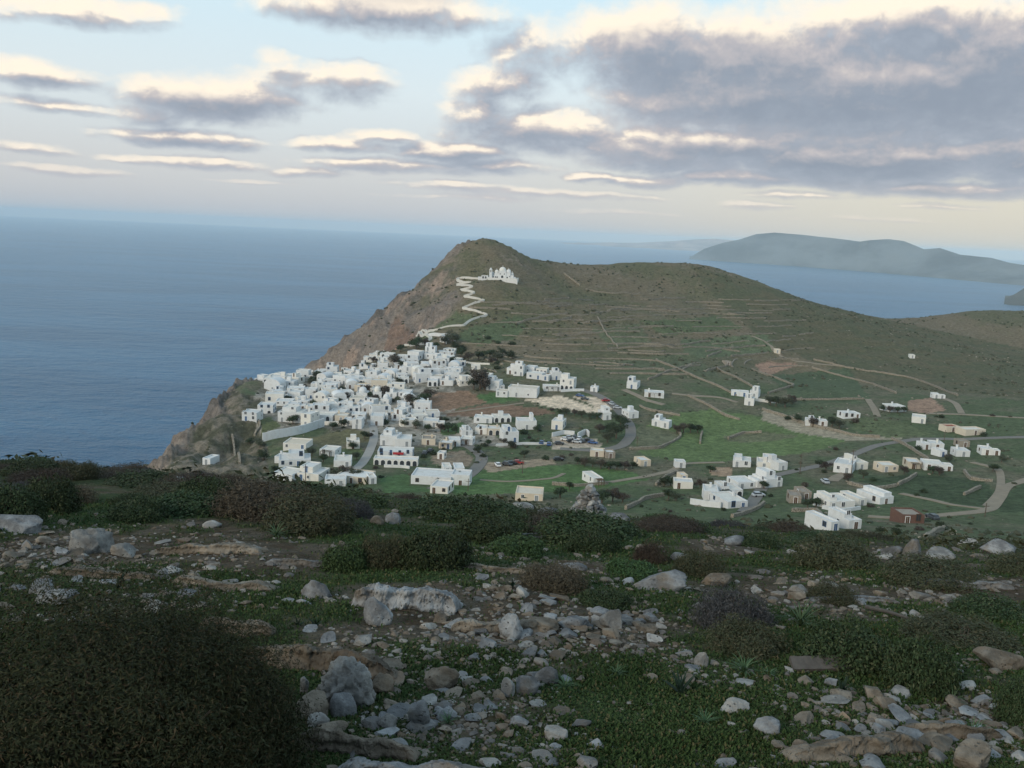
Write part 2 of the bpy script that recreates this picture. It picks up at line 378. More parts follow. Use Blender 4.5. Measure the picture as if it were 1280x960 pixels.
def build_heights():
    st = 3                                                    # the smooth base on every third grid line, then bilinear
    ri = np.unique(np.r_[np.arange(0, NR, st), NR - 1]); ci = np.unique(np.r_[np.arange(0, NU, st), NU - 1])
    Zs = far_z(GX[np.ix_(ri, ci)], GY[np.ix_(ri, ci)])
    Z = np.empty((len(ri), NU))
    for i in range(len(ri)): Z[i] = np.interp(np.arange(NU), ci, Zs[i])
    ZZ = np.empty((NR, NU))
    idx = np.arange(NR); k = np.clip(np.searchsorted(ri, idx, 'right') - 1, 0, len(ri) - 2); f = ((idx - ri[k]) / (ri[k + 1] - ri[k]))[:, None]
    ZZ = Z[k] * (1 - f) + Z[k + 1] * f
    gy = np.gradient(ZZ, axis=0) / np.maximum(np.gradient(GY, axis=0), 1e-6)
    gx = np.gradient(ZZ, axis=1) / np.maximum(np.gradient(GX, axis=1), 1e-6)
    slope = np.hypot(gx, gy - gx * GX / (GY + 10))
    cl = sstep(slope, .55, 1.0) * sstep(GY, 90, 160)
    far = sstep(GY, 70, 200)
    rid = 1 - np.abs(fbm2(GX / 38, GY / 38, 5, 31)) * 2
    ZZ = ZZ + cl * (15 * (rid - .6) + 6 * fbm2(GX / 11, GY / 11, 4, 37))
    ppx, ppy, _ = proj(GX, GY, ZZ)
    hill = sstep(GY, 480, 640)
    ZZ = ZZ + far * (.5 * fbm2(GX / 30, GY / 30, 4, 3) + hill * (1.6 * fbm2(GX / 55, GY / 55, 5, 8) + .7 * fbm2(GX / 9, GY / 9, 3, 9)))
    # low terraces cut in the hillside
    tz = 2.6; q = ZZ / tz; fr = q - np.floor(q); ter = (np.floor(q) + sstep(fr, .62, 1.0)) * tz
    tm = sstep(GY, 470, 540) * (1 - cl) * sstep(GX, -60, 20) * (1 - sstep(GX, 300, 420)) * (1 - sstep(GY, 780, 850)) * sstep(fbm2(GX / 90, GY / 90, 3, 77), -.35, .05)
    ZZ = ZZ * (1 - .75 * tm) + ter * .75 * tm
    # broken hollows of the headland
    for px, py, dz, r in ((283, 560, -9, 9), (300, 545, -5, 7), (255, 545, -3, 9), (318, 568, -4, 8), (270, 530, 3, 9), (305, 575, 3, 6)):
        x, y, z = cz(px, py, 192); ZZ = ZZ + dz * np.exp(-(((GX - x) / r) ** 2 + ((GY - y) / (r * 1.6)) ** 2))
    hd = inpoly(ppx, ppy, [(185, 592), (285, 488), (330, 500), (330, 560), (335, 600)]) & (GY > 250) & (GY < 520)
    ZZ = ZZ + hd * (2.6 * fbm2(GX / 8, GY / 8, 5, 55, .6))
    nz = near_z(GX, GY); w = sstep(GY, 26, 78)
    ZZ = nz * (1 - w) + ZZ * w
    ZZ = ZZ + (1 - sstep(GY, 20, 60)) * .035 * fbm2(GX * 2.2, GY * 2.2, 4, 61)
    return ZZ, cl, slope
GZ, CLIFF, SLOPE = build_heights()
def G(x, y):
    x = np.asarray(x, float); y = np.asarray(y, float)
    d = np.clip(y + 10, D0R, D1R * .9999); r = np.clip(np.log(d / D0R) / _ratio, 0, NR - 1.0001)
    u = np.clip((x / d - U0) / (U1 - U0) * (NU - 1), 0, NU - 1.0001)
    i = r.astype(int); j = u.astype(int); fj = u - j
    fi = (d - rowd[i]) / (rowd[i + 1] - rowd[i])
    return (GZ[i, j] * (1 - fj) + GZ[i, j + 1] * fj) * (1 - fi) + (GZ[i + 1, j] * (1 - fj) + GZ[i + 1, j + 1] * fj) * fi
def g1(x, y): return float(G(np.array([x]), np.array([y]))[0])
def hits(px, py, tmin=1.0, tmax=1900.0):
    """where rays through photo points meet the ground, first past a distance of tmin"""
    d = pix_dir(px, py); d = d / d[:, 1:2]; n = len(d)
    lo = np.full(n, float(tmin)); res = np.full(n, np.nan); act = np.ones(n, bool); t = lo.copy()
    step = 1.006
    while act.any() and t.min() < tmax:
        t2 = np.where(t < 60, t + np.maximum(t * .006, .02), t * step)
        below = (EYE + d[:, 2] * t2) < G(d[:, 0] * t2, t2)
        h = below & act
        if h.any():
            a = t[h].copy(); b = t2[h].copy(); dd = d[h]
            for _ in range(12):
                m = (a + b) / 2; q = (EYE + dd[:, 2] * m) < G(dd[:, 0] * m, m); b = np.where(q, m, b); a = np.where(q, a, m)
            res[h] = b; act &= ~h
        t = np.where(act, t2, tmax * 2)
    return d[:, 0] * res, res, EYE + d[:, 2] * res
def hit1(px, py, tmin=1.0):
    x, y, z = hits([px], [py], tmin); return float(x[0]), float(y[0]), float(z[0])

# ------------------------------------------------------------------ ground cover colours (what grows or lies where)
FIELDS = [  # (polygon in photo pixels, colour, roughness of the edge)
 ([(533, 501), (546, 490), (585, 489), (612, 503), (585, 508), (552, 514), (536, 516)], (.185, .118, .078)),
 ([(550, 516), (622, 504), (682, 511), (694, 517), (640, 521), (560, 520)], (.155, .100, .068)),
 ([(592, 495), (634, 489), (649, 501), (614, 504)], (.062, .105, .042)),
 ([(655, 500), (700, 495), (756, 513), (744, 517), (700, 513), (674, 505)], (.48, .385, .285)),
 ([(714, 495), (745, 495), (768, 511), (756, 513)], (.44, .35, .26)),
 ([(790, 541), (850, 516), (890, 512), (960, 522), (1062, 550), (1010, 566), (905, 577), (860, 580), (800, 566)], (.090, .122, .050)),
 ([(790, 541), (800, 532), (850, 540), (848, 548), (830, 560), (800, 563)], (.105, .108, .065)),
 ([(905, 546), (945, 538), (1000, 545), (960, 553), (910, 552)], (.105, .108, .062)),
 ([(588, 589), (720, 580), (790, 590), (812, 600), (720, 614), (570, 620), (562, 608)], (.070, .112, .042)),
 ([(474, 597), (510, 592), (512, 607), (560, 613), (480, 617)], (.060, .100, .040)),
 ([(600, 579), (690, 573), (695, 580), (610, 591)], (.24, .185, .13)),
 ([(540, 566), (580, 563), (592, 572), (585, 583), (540, 580)], (.20, .155, .11)),
 ([(690, 545), (745, 548), (753, 558), (690, 562)], (.36, .29, .22)),
 ([(380, 549), (440, 536), (468, 541), (462, 553), (400, 557)], (.11, .10, .055)),
 ([(420, 562), (455, 560), (452, 568), (425, 570)], (.09, .11, .05)),
 ([(318, 527), (338, 521), (352, 533), (330, 541)], (.085, .095, .045)),
 ([(550, 532), (580, 528), (585, 540), (552, 545)], (.07, .11, .045)),
 ([(1070, 601), (1140, 592), (1230, 600), (1246, 620), (1222, 634), (1130, 616)], (.042, .058, .030)),
 ([(1245, 625), (1290, 600), (1290, 640), (1250, 640)], (.045, .062, .032)),
 ([(1135, 500), (1165, 497), (1182, 513), (1160, 517), (1135, 513)], (.23, .15, .105)),
 ([(885, 583), (915, 585), (915, 596), (890, 594)], (.26, .18, .12)),
 ([(955, 512), (1010, 531), (1065, 544), (1135, 549), (1060, 551), (1000, 541), (950, 524)], (.24, .205, .15)),
 ([(960, 470), (1000, 455), (960, 452), (940, 456)], (.24, .15, .105)),
 ([(1075, 521), (1130, 527), (1170, 543), (1110, 548), (1065, 535)], (.085, .10, .05)),
 ([(500, 415), (560, 385), (580, 392), (606, 396), (590, 402), (545, 411), (540, 430), (520, 432)], (.085, .095, .050)),
 ([(580, 412), (650, 395), (660, 410), (640, 425), (600, 432), (570, 425)], (.072, .088, .046)),
 ([(800, 402), (900, 395), (930, 410), (830, 420)], (.075, .088, .045)), ([(740, 412), (800, 405), (815, 430), (760, 432)], (.088, .095, .055)),
 ([(850, 425), (960, 418), (970, 440), (860, 450)], (.085, .10, .055)), ([(755, 455), (860, 440), (900, 470), (800, 475)], (.080, .088, .050)),
 ([(960, 470), (1060, 460), (1090, 500), (1000, 505)], (.062, .078, .042)),
]
def build_ground():
    px, py, f = proj(GX, GY, GZ)
    n1 = fbm2(GX / 60, GY / 60, 5, 21); n2 = fbm2(GX / 12, GY / 12, 4, 22); n3 = fbm2(GX / 3.1, GY / 3.1, 3, 23)
    far = sstep(GY, 60, 160)[..., None]
    def L(a, b, t): return np.asarray(a) * (1 - t[..., None]) + np.asarray(b) * t[..., None]
    hillc = L((.122, .098, .064), (.088, .084, .048), sstep(n1 * .7 + n2 * .5, -.25, .35))
    hillc = L(hillc, (.155, .125, .092), sstep(n2 * .6 + n3 * .5 - n1 * .3, .15, .6) * .7)
    valley = L((.064, .082, .042), (.098, .092, .060), sstep(n1 * .5 + n2 * .7, -.2, .4))
    valley = L(valley, (.15, .125, .09), sstep(n3 * .6 + n2 * .6, .32, .7) * .6)
    c = L(valley, hillc, sstep(GY, 450, 560))
    olive = inpoly(px, py, [(860, 330), (1000, 372), (1110, 400), (1300, 440), (1300, 500), (1090, 480), (960, 430), (900, 380)]) & (GY > 400)
    c = np.where(olive[..., None], L((.088, .078, .046), (.072, .074, .042), sstep(n2, -.3, .3)), c)
    vil = inpoly(px, py, [(300, 520), (330, 478), (460, 455), (560, 436), (610, 480), (548, 500), (600, 530), (640, 560), (600, 556), (480, 560), (390, 530), (330, 545)]) & (GY > 250)
    c = np.where(vil[..., None], L((.26, .23, .19), (.12, .11, .085), sstep(n3 + n2, -.3, .4)), c)
    hd = inpoly(px, py, [(185, 592), (285, 485), (330, 500), (320, 530), (335, 560), (335, 605)]) & (GY > 230) & (GY < 530)
    c = np.where(hd[..., None], L((.058, .056, .036), (.135, .115, .088), sstep(n3 * .9 + n2 * .7, -.12, .38)), c)
    wob = 3.0
    pxw = px + wob * n3; pyw = py + wob * .4 * n2
    for poly, col in FIELDS:
        m = inpoly(pxw, pyw, poly) & (GY > 180)
        cc = np.asarray(col) * (1 + .18 * n3 + .14 * n2)[..., None]
        c = np.where(m[..., None], cc, c)
    rock = L((.205, .168, .138), (.130, .115, .102), sstep(n2 + n1, -.25, .35)); rock = L(rock, (.27, .20, .155), sstep(n3 * .5 + n2, .1, .6))
    red = inpoly(px, py, [(478, 440), (490, 402), (500, 400), (520, 420), (512, 440)]) & (GY > 500)
    rock = np.where(red[..., None], rock * np.array((1.05, .86, .78)), rock)
    c = c * 1.35
    k = sstep(SLOPE + .12 * n2 + .1 * n3, .50, .78) * sstep(GY, 100, 200)
    c = L(c, rock, k)
    # the viewpoint slope: herbs, reddish soil and gravel
    a1 = fbm2(GX * .9, GY * .9, 5, 41); a2 = fbm2(GX * 3.1 + 5, GY * 3.1, 4, 42); a3 = fbm2(GX * .28, GY * .28, 4, 43)
    herb = L((.030, .052, .017), (.048, .064, .022), sstep(a2, -.3, .3))
    soil = L((.066, .046, .029), (.092, .074, .052), sstep(a2 + a1 * .4, -.2, .4))
    nearc = L(herb, soil, BARE(GX, GY, px, py))
    scrub = L((.040, .046, .024), (.062, .056, .036), sstep(a1 + a3, -.3, .4))
    nearc = L(nearc, scrub, sstep(GY, 14, 30)); 
    w = sstep(GY, 60, 170)[..., None]; c = nearc * (1 - w) + c * w
    c = np.clip(c, .004, .9)
    V = np.stack([GX, GY, GZ], -1).reshape(-1, 3)
    i = np.arange(NR * NU).reshape(NR, NU)
    F = np.stack([i[:-1, :-1], i[:-1, 1:], i[1:, 1:], i[1:, :-1]], -1).reshape(-1, 4)
    m, t, b = new_mat('ground_cover', .95, .1)
    me = mesh_np('ground', V, F, [m], smooth=True)
    at = me.attributes.new('cover', 'FLOAT_COLOR', 'POINT')
    at.data.foreach_set('color', np.concatenate([c.reshape(-1, 3), np.ones((NR * NU, 1))], 1).astype(np.float32).ravel())
    a = t.n('ShaderNodeAttribute', attribute_name='cover').outputs['Color']
    pos = t.n('ShaderNodeNewGeometry').outputs['Position']
    _, yy, _ = t.sep(pos)
    fine = t.noise(pos, 9.0, 6, .65); mid = t.noise(pos, .55, 6, .65); spk = t.noise(pos, .30, 8, .75)
    grav = t.vor(pos, 24.0, out=0); gcol = t.vor(pos, 24.0, out=1)
    isfar = t.ss(yy, 40, 140)
    nearv = t.m('MULTIPLY_ADD', fine, 1.5, .25)
    mot = t.noise(pos, 1.9, 4, .75)
    farv = t.m('ADD', t.m('ADD', t.m('MULTIPLY_ADD', mid, 1.7, -.85), t.m('MULTIPLY_ADD', mot, 1.5, -.75)), t.m('MULTIPLY_ADD', spk, 1.6, .2))
    farv = t.m('MAXIMUM', farv, .28)
    k_ = t.n('ShaderNodeMix', data_type='FLOAT'); t.put(k_.inputs[0], isfar); t.put(k_.inputs[2], nearv); t.put(k_.inputs[3], farv)
    col = t.mix(1.0, a, t.xyz(k_.outputs[0], k_.outputs[0], k_.outputs[0]), 'MULTIPLY')
    dk = t.m('MULTIPLY', t.ss(t.noise(pos, .45, 5, .7), .56, .66), isfar)        # scrub freckles on far slopes
    col = t.mix(t.m('MULTIPLY', dk, .45), col, t.mix(1.0, col, (.42, .50, .42), 'MULTIPLY'))
    pale = t.m('MULTIPLY', t.ss(t.noise(pos, .8, 4, .7), .63, .72), isfar)
    col = t.mix(t.m('MULTIPLY', pale, .4), col, (.22, .19, .15))
    t.put(b.inputs['Base Color'], col)
    bump(t, b, t.m('ADD', t.m('MULTIPLY', fine, .5), t.m('MULTIPLY', mid, 7.0)), .8, .12)
    o = obj('ground', me); tag(o, kind='structure', label='rocky hillside, village plateau and hill of the island', cat='ground')
STONE_PATCH = [(1420, 800, 120, 60, .7), (1560, 900, 120, 60, .7), (-150, 720, 150, 40, .7), (1400, 720, 100, 20, .7), (300, 600, 130, 9, .75), (620, 634, 90, 10, .75), (900, 678, 60, 14, .8), (1140, 694, 150, 16, .9), (1060, 700, 60, 10, .6), (1250, 700, 60, 14, .7), (480, 650, 30, 12, .7), (800, 655, 60, 8, .5), (90, 690, 150, 45, 1.0), (300, 700, 130, 35, .8), (200, 735, 200, 30, .7), (640, 775, 130, 50, .9), (760, 770, 80, 40, 1.0), (700, 715, 110, 22, .6), (1000, 745, 150, 30, 1.0), (1180, 745, 130, 30, 1.0), (1130, 905, 190, 45, 1.0),
               (880, 840, 110, 40, .45), (480, 830, 120, 45, .7), (560, 790, 60, 20, .6), (470, 900, 110, 40, .6), (720, 820, 120, 30, .35), (1230, 690, 90, 20, .8), (960, 870, 130, 40, .32), (620, 690, 60, 25, .7), (1240, 830, 60, 30, .6), (880, 715, 60, 20, .5)]
def BARE(x, y, px, py):
    a1 = fbm2(x * .9, y * .9, 5, 41); a2 = fbm2(x * 3.1 + 5, y * 3.1, 4, 42); a3 = fbm2(x * .28, y * .28, 4, 43)
    return sstep(a1 * .8 + a2 * .35 + a3 * .5 + STONY(px, py) * .75 - .22, -.1, .5)
def STONY(px, py):
    s = np.zeros(np.shape(px))
    for x, y, w, h, k in STONE_PATCH: s = np.maximum(s, k * np.exp(-((px - x) / w) ** 2 - ((py - y) / h) ** 2))
    return s
build_ground()

# ------------------------------------------------------------------ sea and far islands
def build_sea():
    m, t, b = new_mat('sea_water', .28, .5)
    b.inputs['IOR'].default_value = 1.33; b.inputs['Specular IOR Level'].default_value = .30
    pos = t.n('ShaderNodeNewGeometry').outputs['Position']
    cur = t.noise(t.v('MULTIPLY', pos, (.0006, .0022, 0)), 1.0, 5, .6)
    t.put(b.inputs['Base Color'], t.mix(t.ss(cur, .4, .6), (.020, .105, .205), (.034, .148, .270)))
    w1 = t.noise(t.v('MULTIPLY', pos, (.05, .09, 0)), 1.0, 5, .6, .3); w2 = t.noise(t.v('MULTIPLY', pos, (.011, .02, 0)), 1.0, 3, .6)
    bump(t, b, t.m('ADD', w1, t.m('ADD', t.m('MULTIPLY', w2, 2.2), t.m('MULTIPLY', t.noise(t.v('MULTIPLY', pos, (.16, .26, 0)), 1.0, 3, .6), .4))), 1.0, 9.0)
    S = 44000.0; n = 24
    g = np.linspace(-1, 1, n); g = np.sign(g) * np.abs(g) ** 2 * S
    X, Y = np.meshgrid(g, np.linspace(-6000, S, n)); V = np.stack([X, Y, 0 * X], -1).reshape(-1, 3)
    i = np.arange(n * n).reshape(n, n); F = np.stack([i[:-1, :-1], i[:-1, 1:], i[1:, 1:], i[1:, :-1]], -1).reshape(-1, 4)
    tag(obj('sea', mesh_np('sea', V, F, [m])), 'calm blue sea around the island', 'sea', kind='structure')
build_sea()
def island(name, ridge, base_y, depth, label, col, seed):
    """ridge: (photo x, photo y of the skyline, distance); the near foot lies at photo y base_y(x) on the sea"""
    xs = np.array([r[0] for r in ridge], float); ys = np.array([r[1] for r in ridge], float); ds = np.array([r[2] for r in ridge], float)
    n, k = 420, 70
    p = np.linspace(xs[0], xs[-1], n); ry = np.interp(p, xs, ys); rd = np.interp(p, xs, ds)
    by = np.interp(p, [b[0] for b in base_y], [b[1] for b in base_y])
    V = np.zeros((k, n, 3))
    fx = np.zeros((n, 2)); top = np.zeros((n, 3)); dr = np.zeros(n)
    for i in range(n):
        q = cp(p[i], ry[i], rd[i]); top[i] = q
        d = pix_dir([p[i]], [by[i]])[0]; tt = (0 - EYE) / d[2]; dr[i] = min(d[1] * tt, rd[i] - 250)
    for j in range(k):
        s = j / (k - 1)                                           # 0 near foot .. .6 ridge .. 1 far foot
        if s <= .6:
            a = s / .6; Y = dr + (top[:, 1] - dr) * a; Z = top[:, 2] * a ** .8
        else:
            a = (s - .6) / .4; Y = top[:, 1] + depth * a; Z = top[:, 2] * (1 - a)
        X = top[:, 0] / top[:, 1] * Y
        wgt = np.minimum(s / .6, 1) if s <= .6 else (1 - s) / .4
        e = math.sin(math.pi * min(s / .6, 1)) if s < .6 else 0
        Z = Z + e * 130 * (fbm2(X / 900, Y / 900, 5, seed) - .6 * np.abs(fbm2(X / 620, Y / 1800, 4, seed + 5)))
        V[j] = np.stack([X, Y, np.where((s == 0) | (s == 1), -30, np.maximum(Z, -5))], -1)
    i = np.arange(n * k).reshape(k, n); F = np.stack([i[:-1, :-1], i[:-1, 1:], i[1:, 1:], i[1:, :-1]], -1).reshape(-1, 4)
    m, t, b = new_mat(name + '_slopes', .95, .1)
    pos = t.n('ShaderNodeNewGeometry').outputs['Position']
    t.put(b.inputs['Base Color'], t.mix(t.ss(t.noise(t.v('MULTIPLY', pos, (.0013, .0013, .004)), 1.0, 7, .65), .35, .65), tuple(a * .65 for a in col), tuple(a * 1.4 for a in col)))
    return tag(obj(name, mesh_np(name, V.reshape(-1, 3), F, [m], smooth=True)), label, 'island', kind='structure')
island('far_island', [(862, 322, 13500), (880, 311, 13300), (905, 303, 13000), (925, 299, 12800), (945, 292.5, 12600), (968, 290.5, 12400), (1000, 293, 12000), (1040, 297, 11500), (1075, 301.5, 11000), (1085, 300, 11000), (1110, 298.5, 10800), (1130, 301, 10600), (1155, 311, 10300), (1175, 309.5, 10100), (1200, 318, 9900), (1240, 322, 9500), (1262, 328, 9300), (1300, 334, 9000), (1380, 345, 8600)],
       [(862, 322.5), (900, 326), (1000, 333), (1100, 341), (1200, 350), (1280, 357), (1380, 366)], 2600, 'long blue far island across the strait', (.105, .115, .115), 71)
island('pale_cape', [(700, 303.5, 30000), (800, 303.2, 29000), (835, 301.5, 28000), (870, 299, 27000), (893, 298, 26000), (915, 300, 25500), (950, 304, 25000), (1000, 309, 25000)],
       [(700, 304.5), (850, 313), (1000, 318)], 3000, 'pale cape on the horizon behind the far island', (.34, .24, .19), 81)
island('dark_headland', [(1256, 373, 5200), (1268, 368, 5200), (1285, 357, 5200), (1320, 345, 5200), (1400, 335, 5200)], [(1256, 373.5), (1280, 379), (1400, 390)], 900, 'dark headland at the strait edge', (.09, .09, .075), 91)

# ------------------------------------------------------------------ the air
def build_haze():
    mb = MB(); mb.box(-46000, -7000, -40, 46000, 45500, 400)
    m = bpy.data.materials.new('haze_air'); m.use_nodes = True; t = NT(m.node_tree); t.N.clear()
    o = t.n('ShaderNodeOutputMaterial'); v = t.n('ShaderNodeVolumePrincipled')
    v.inputs['Density'].default_value = HAZE; v.inputs['Color'].default_value = (.74, .90, 1.0, 1); v.inputs['Anisotropy'].default_value = -.25
    t.L.new(v.outputs[0], o.inputs['Volume'])
    try: m.cycles.homogeneous_volume = True
    except Exception: pass
    tag(mb.build('haze', m), 'thin blue haze over the sea', 'haze', kind='stuff')
HAZE = 4.4e-5
build_haze()
# ------------------------------------------------------------------ materials of the village
def whitewash(name, c, dirt):
    m, t, b = new_mat(name, .85, .2)
    g = t.n('ShaderNodeNewGeometry'); pos = g.outputs['Position']
    oi = t.n('ShaderNodeObjectInfo').outputs['Random']
    c = t.mix(t.ss(oi, .62, .95), c, tuple(a * b_ for a, b_ in zip(c, (.97, .92, .84))))
    n = t.noise(pos, .7, 5, .65); st = t.noise(t.v('MULTIPLY', pos, (1.4, 1.4, .25)), 1.0, 4, .6)
    col = t.mix(t.m('MULTIPLY', t.ss(n, .42, .75), .5), c, dirt)
    col = t.mix(t.m('MULTIPLY', t.ss(st, .55, .78), .35), col, dirt)
    hsv = t.n('ShaderNodeHueSaturation'); t.put(hsv.inputs['Value'], t.m('MULTIPLY_ADD', oi, .16, .86)); t.put(hsv.inputs['Color'], col)
    t.put(b.inputs['Base Color'], hsv.outputs[0]); bump(t, b, n, .3, .05)
    return m
MW = whitewash('whitewash', (.74, .745, .74), (.55, .53, .49))
MROOF = whitewash('roof_plaster', (.70, .69, .66), (.47, .43, .38))
MCREAM = whitewash('cream_plaster', (.66, .58, .47), (.50, .43, .35))
MSTONE = plain('bare_masonry', (.30, .26, .215), .95, .45, 1.6)
MBRICK = plain('reddish_brown_plaster', (.15, .085, .065), .95, .3, 1.2)
MTILE = plain('terracotta_tiles', (.30, .10, .065), .9, .3, 2.0)
MGLASS = plain('dark_window_glass', (.045, .05, .056), .15, .1, 1.0, .5)
MBLUE = plain('blue_paint', (.05, .11, .22), .6, .15, 1.0)
MBROWN = plain('brown_paint', (.10, .055, .03), .7, .2, 1.0)
MGREY = plain('grey_paint', (.25, .27, .28), .7, .2, 1.0)
MWOODP = plain('pergola_timber', (.12, .085, .055), .85, .3, 3.0)
MTRIM = plain('white_trim', (.80, .80, .80), .7, .04, 1.0)
MRED = plain('red_awning', (.35, .03, .03), .8, .1, 1.0)

def window_mesh(name, frame, w=1.0, h=1.2):
    """unit window: raised surround, recessed dark pane, one bar; faces -y"""
    mb = MB(); t = .12
    mb.box(-w/2-t, -.07, -t, -w/2, .05, h+t, 0); mb.box(w/2, -.07, -t, w/2+t, .05, h+t, 0)
    mb.box(-w/2, -.07, -t, w/2, .05, 0, 0); mb.box(-w/2, -.07, h, w/2, .05, h+t, 0)
    mb.box(-w/2, -.03, 0, w/2, .04, h, 1)
    mb.box(-.03, -.05, 0, .03, -.03, h, 0)
    return mb.mesh(name, [frame, MGLASS])
def door_mesh(name, paint):
    mb = MB()
    mb.box(-.62, -.07, 0, -.5, .05, 2.2, 0); mb.box(.5, -.07, 0, .62, .05, 2.2, 0); mb.box(-.5, -.07, 2.08, .5, .05, 2.2, 0)
    mb.box(-.5, -.03, 0, .5, .04, 2.08, 1); mb.box(-.015, -.045, 0, .015, -.03, 2.08, 0)
    return mb.mesh(name, [MTRIM, paint])
def arch_mesh(name, inner):
    """arched opening with a raised rim; a flat dark face stands in for the shade inside"""
    mb = MB(); n = 8; w, hs = .75, 1.5
    po = [(-w-.14, 0), (-w-.14, hs)] + [(-(w+.14) * math.cos(math.pi*i/n), hs + (w+.14) * math.sin(math.pi*i/n)) for i in range(1, n)] + [(w+.14, hs), (w+.14, 0)]
    pi_ = [(-w, 0), (-w, hs)] + [(-w * math.cos(math.pi*i/n), hs + w * math.sin(math.pi*i/n)) for i in range(1, n)] + [(w, hs), (w, 0)]
    k = len(po)
    vs = [(x, -.08, z) for x, z in po] + [(x, -.08, z) for x, z in pi_] + [(x, .05, z) for x, z in po] + [(x, -.02, z) for x, z in pi_]
    fs = [(i, i+1, k+i+1, k+i) for i in range(k-1)] + [(i, 2*k+i, 2*k+i+1, i+1) for i in range(k-1)] + [(k+i, k+i+1, 3*k+i+1, 3*k+i) for i in range(k-1)]
    mb.add(vs, fs, 0); mb.add([(x, -.02, z) for x, z in pi_], [tuple(range(k))], 1)  # shade inside the arch painted as a dark face, no depth behind
    return mb.mesh(name, [MTRIM, inner])
WINM = {'white': window_mesh('window_white', MTRIM), 'blue': window_mesh('window_blue', MBLUE), 'brown': window_mesh('window_brown', MBROWN)}
DOORM = {'blue': door_mesh('door_blue', MBLUE), 'brown': door_mesh('door_brown', MBROWN), 'grey': door_mesh('door_grey', MGREY)}
ARCHM = arch_mesh('arch', MGLASS)

def block(mb, x0, y0, x1, y1, z0, z1, par=.35, th=.28):
    """a flat roofed block with a parapet, its roof left open for a roof slab"""
    o = [(x0,y0),(x1,y0),(x1,y1),(x0,y1)]; i = [(x0+th,y0+th),(x1-th,y0+th),(x1-th,y1-th),(x0+th,y1-th)]
    vs = [(x,y,z0) for x,y in o] + [(x,y,z1) for x,y in o] + [(x,y,z1) for x,y in i] + [(x,y,z1-par) for x,y in i]
    fs = []
    for a in range(4):
        b = (a+1) % 4
        fs += [(a,b,4+b,4+a), (4+a,4+b,8+b,8+a), (8+a,8+b,12+b,12+a)]
    fs.append((0,3,2,1))
    mb.add(vs, fs)
    return (x0+th, y0+th, x1-th, y1-th, z1-par)
LAB = []      # (object, look, where, px)
ORD = ['', 'first', 'second', 'third', 'fourth', 'fifth', 'sixth', 'seventh', 'eighth', 'ninth', 'tenth', 'eleventh', 'twelfth', 'thirteenth', 'fourteenth', 'fifteenth', 'sixteenth', 'seventeenth', 'eighteenth', 'nineteenth', 'twentieth']
def register(o, look, where, px): LAB.append((o, look, where, px))
def finish_labels():
    d = {}
    for o, look, where, px in LAB: d.setdefault((look, where), []).append((px, o))
    for (look, where), v in d.items():
        v.sort(key=lambda q: q[0])
        n = len(v)
        for _, o in v: LONG.append(o)
        for i, (_, o) in enumerate(v):
            if n == 1: o['label'] = f'{look} {where}'
            elif n == 2: o['label'] = f'{("left", "right")[i]} one of two: {look} {where}'
            elif i == 0: o['label'] = f'leftmost {look} {where}'
            elif i == n - 1: o['label'] = f'rightmost {look} {where}'
            elif i < n / 2: o['label'] = f'{look} {where}, {ORD[i+1] if i < 20 else str(i+1)} from left'
            else: o['label'] = f'{look} {where}, {ORD[n-i] if n-i < 21 else str(n-i)} from right'
COUNT = {'house': 0}; LONG = []
FOOT = []     # footprints (x, y, radius)
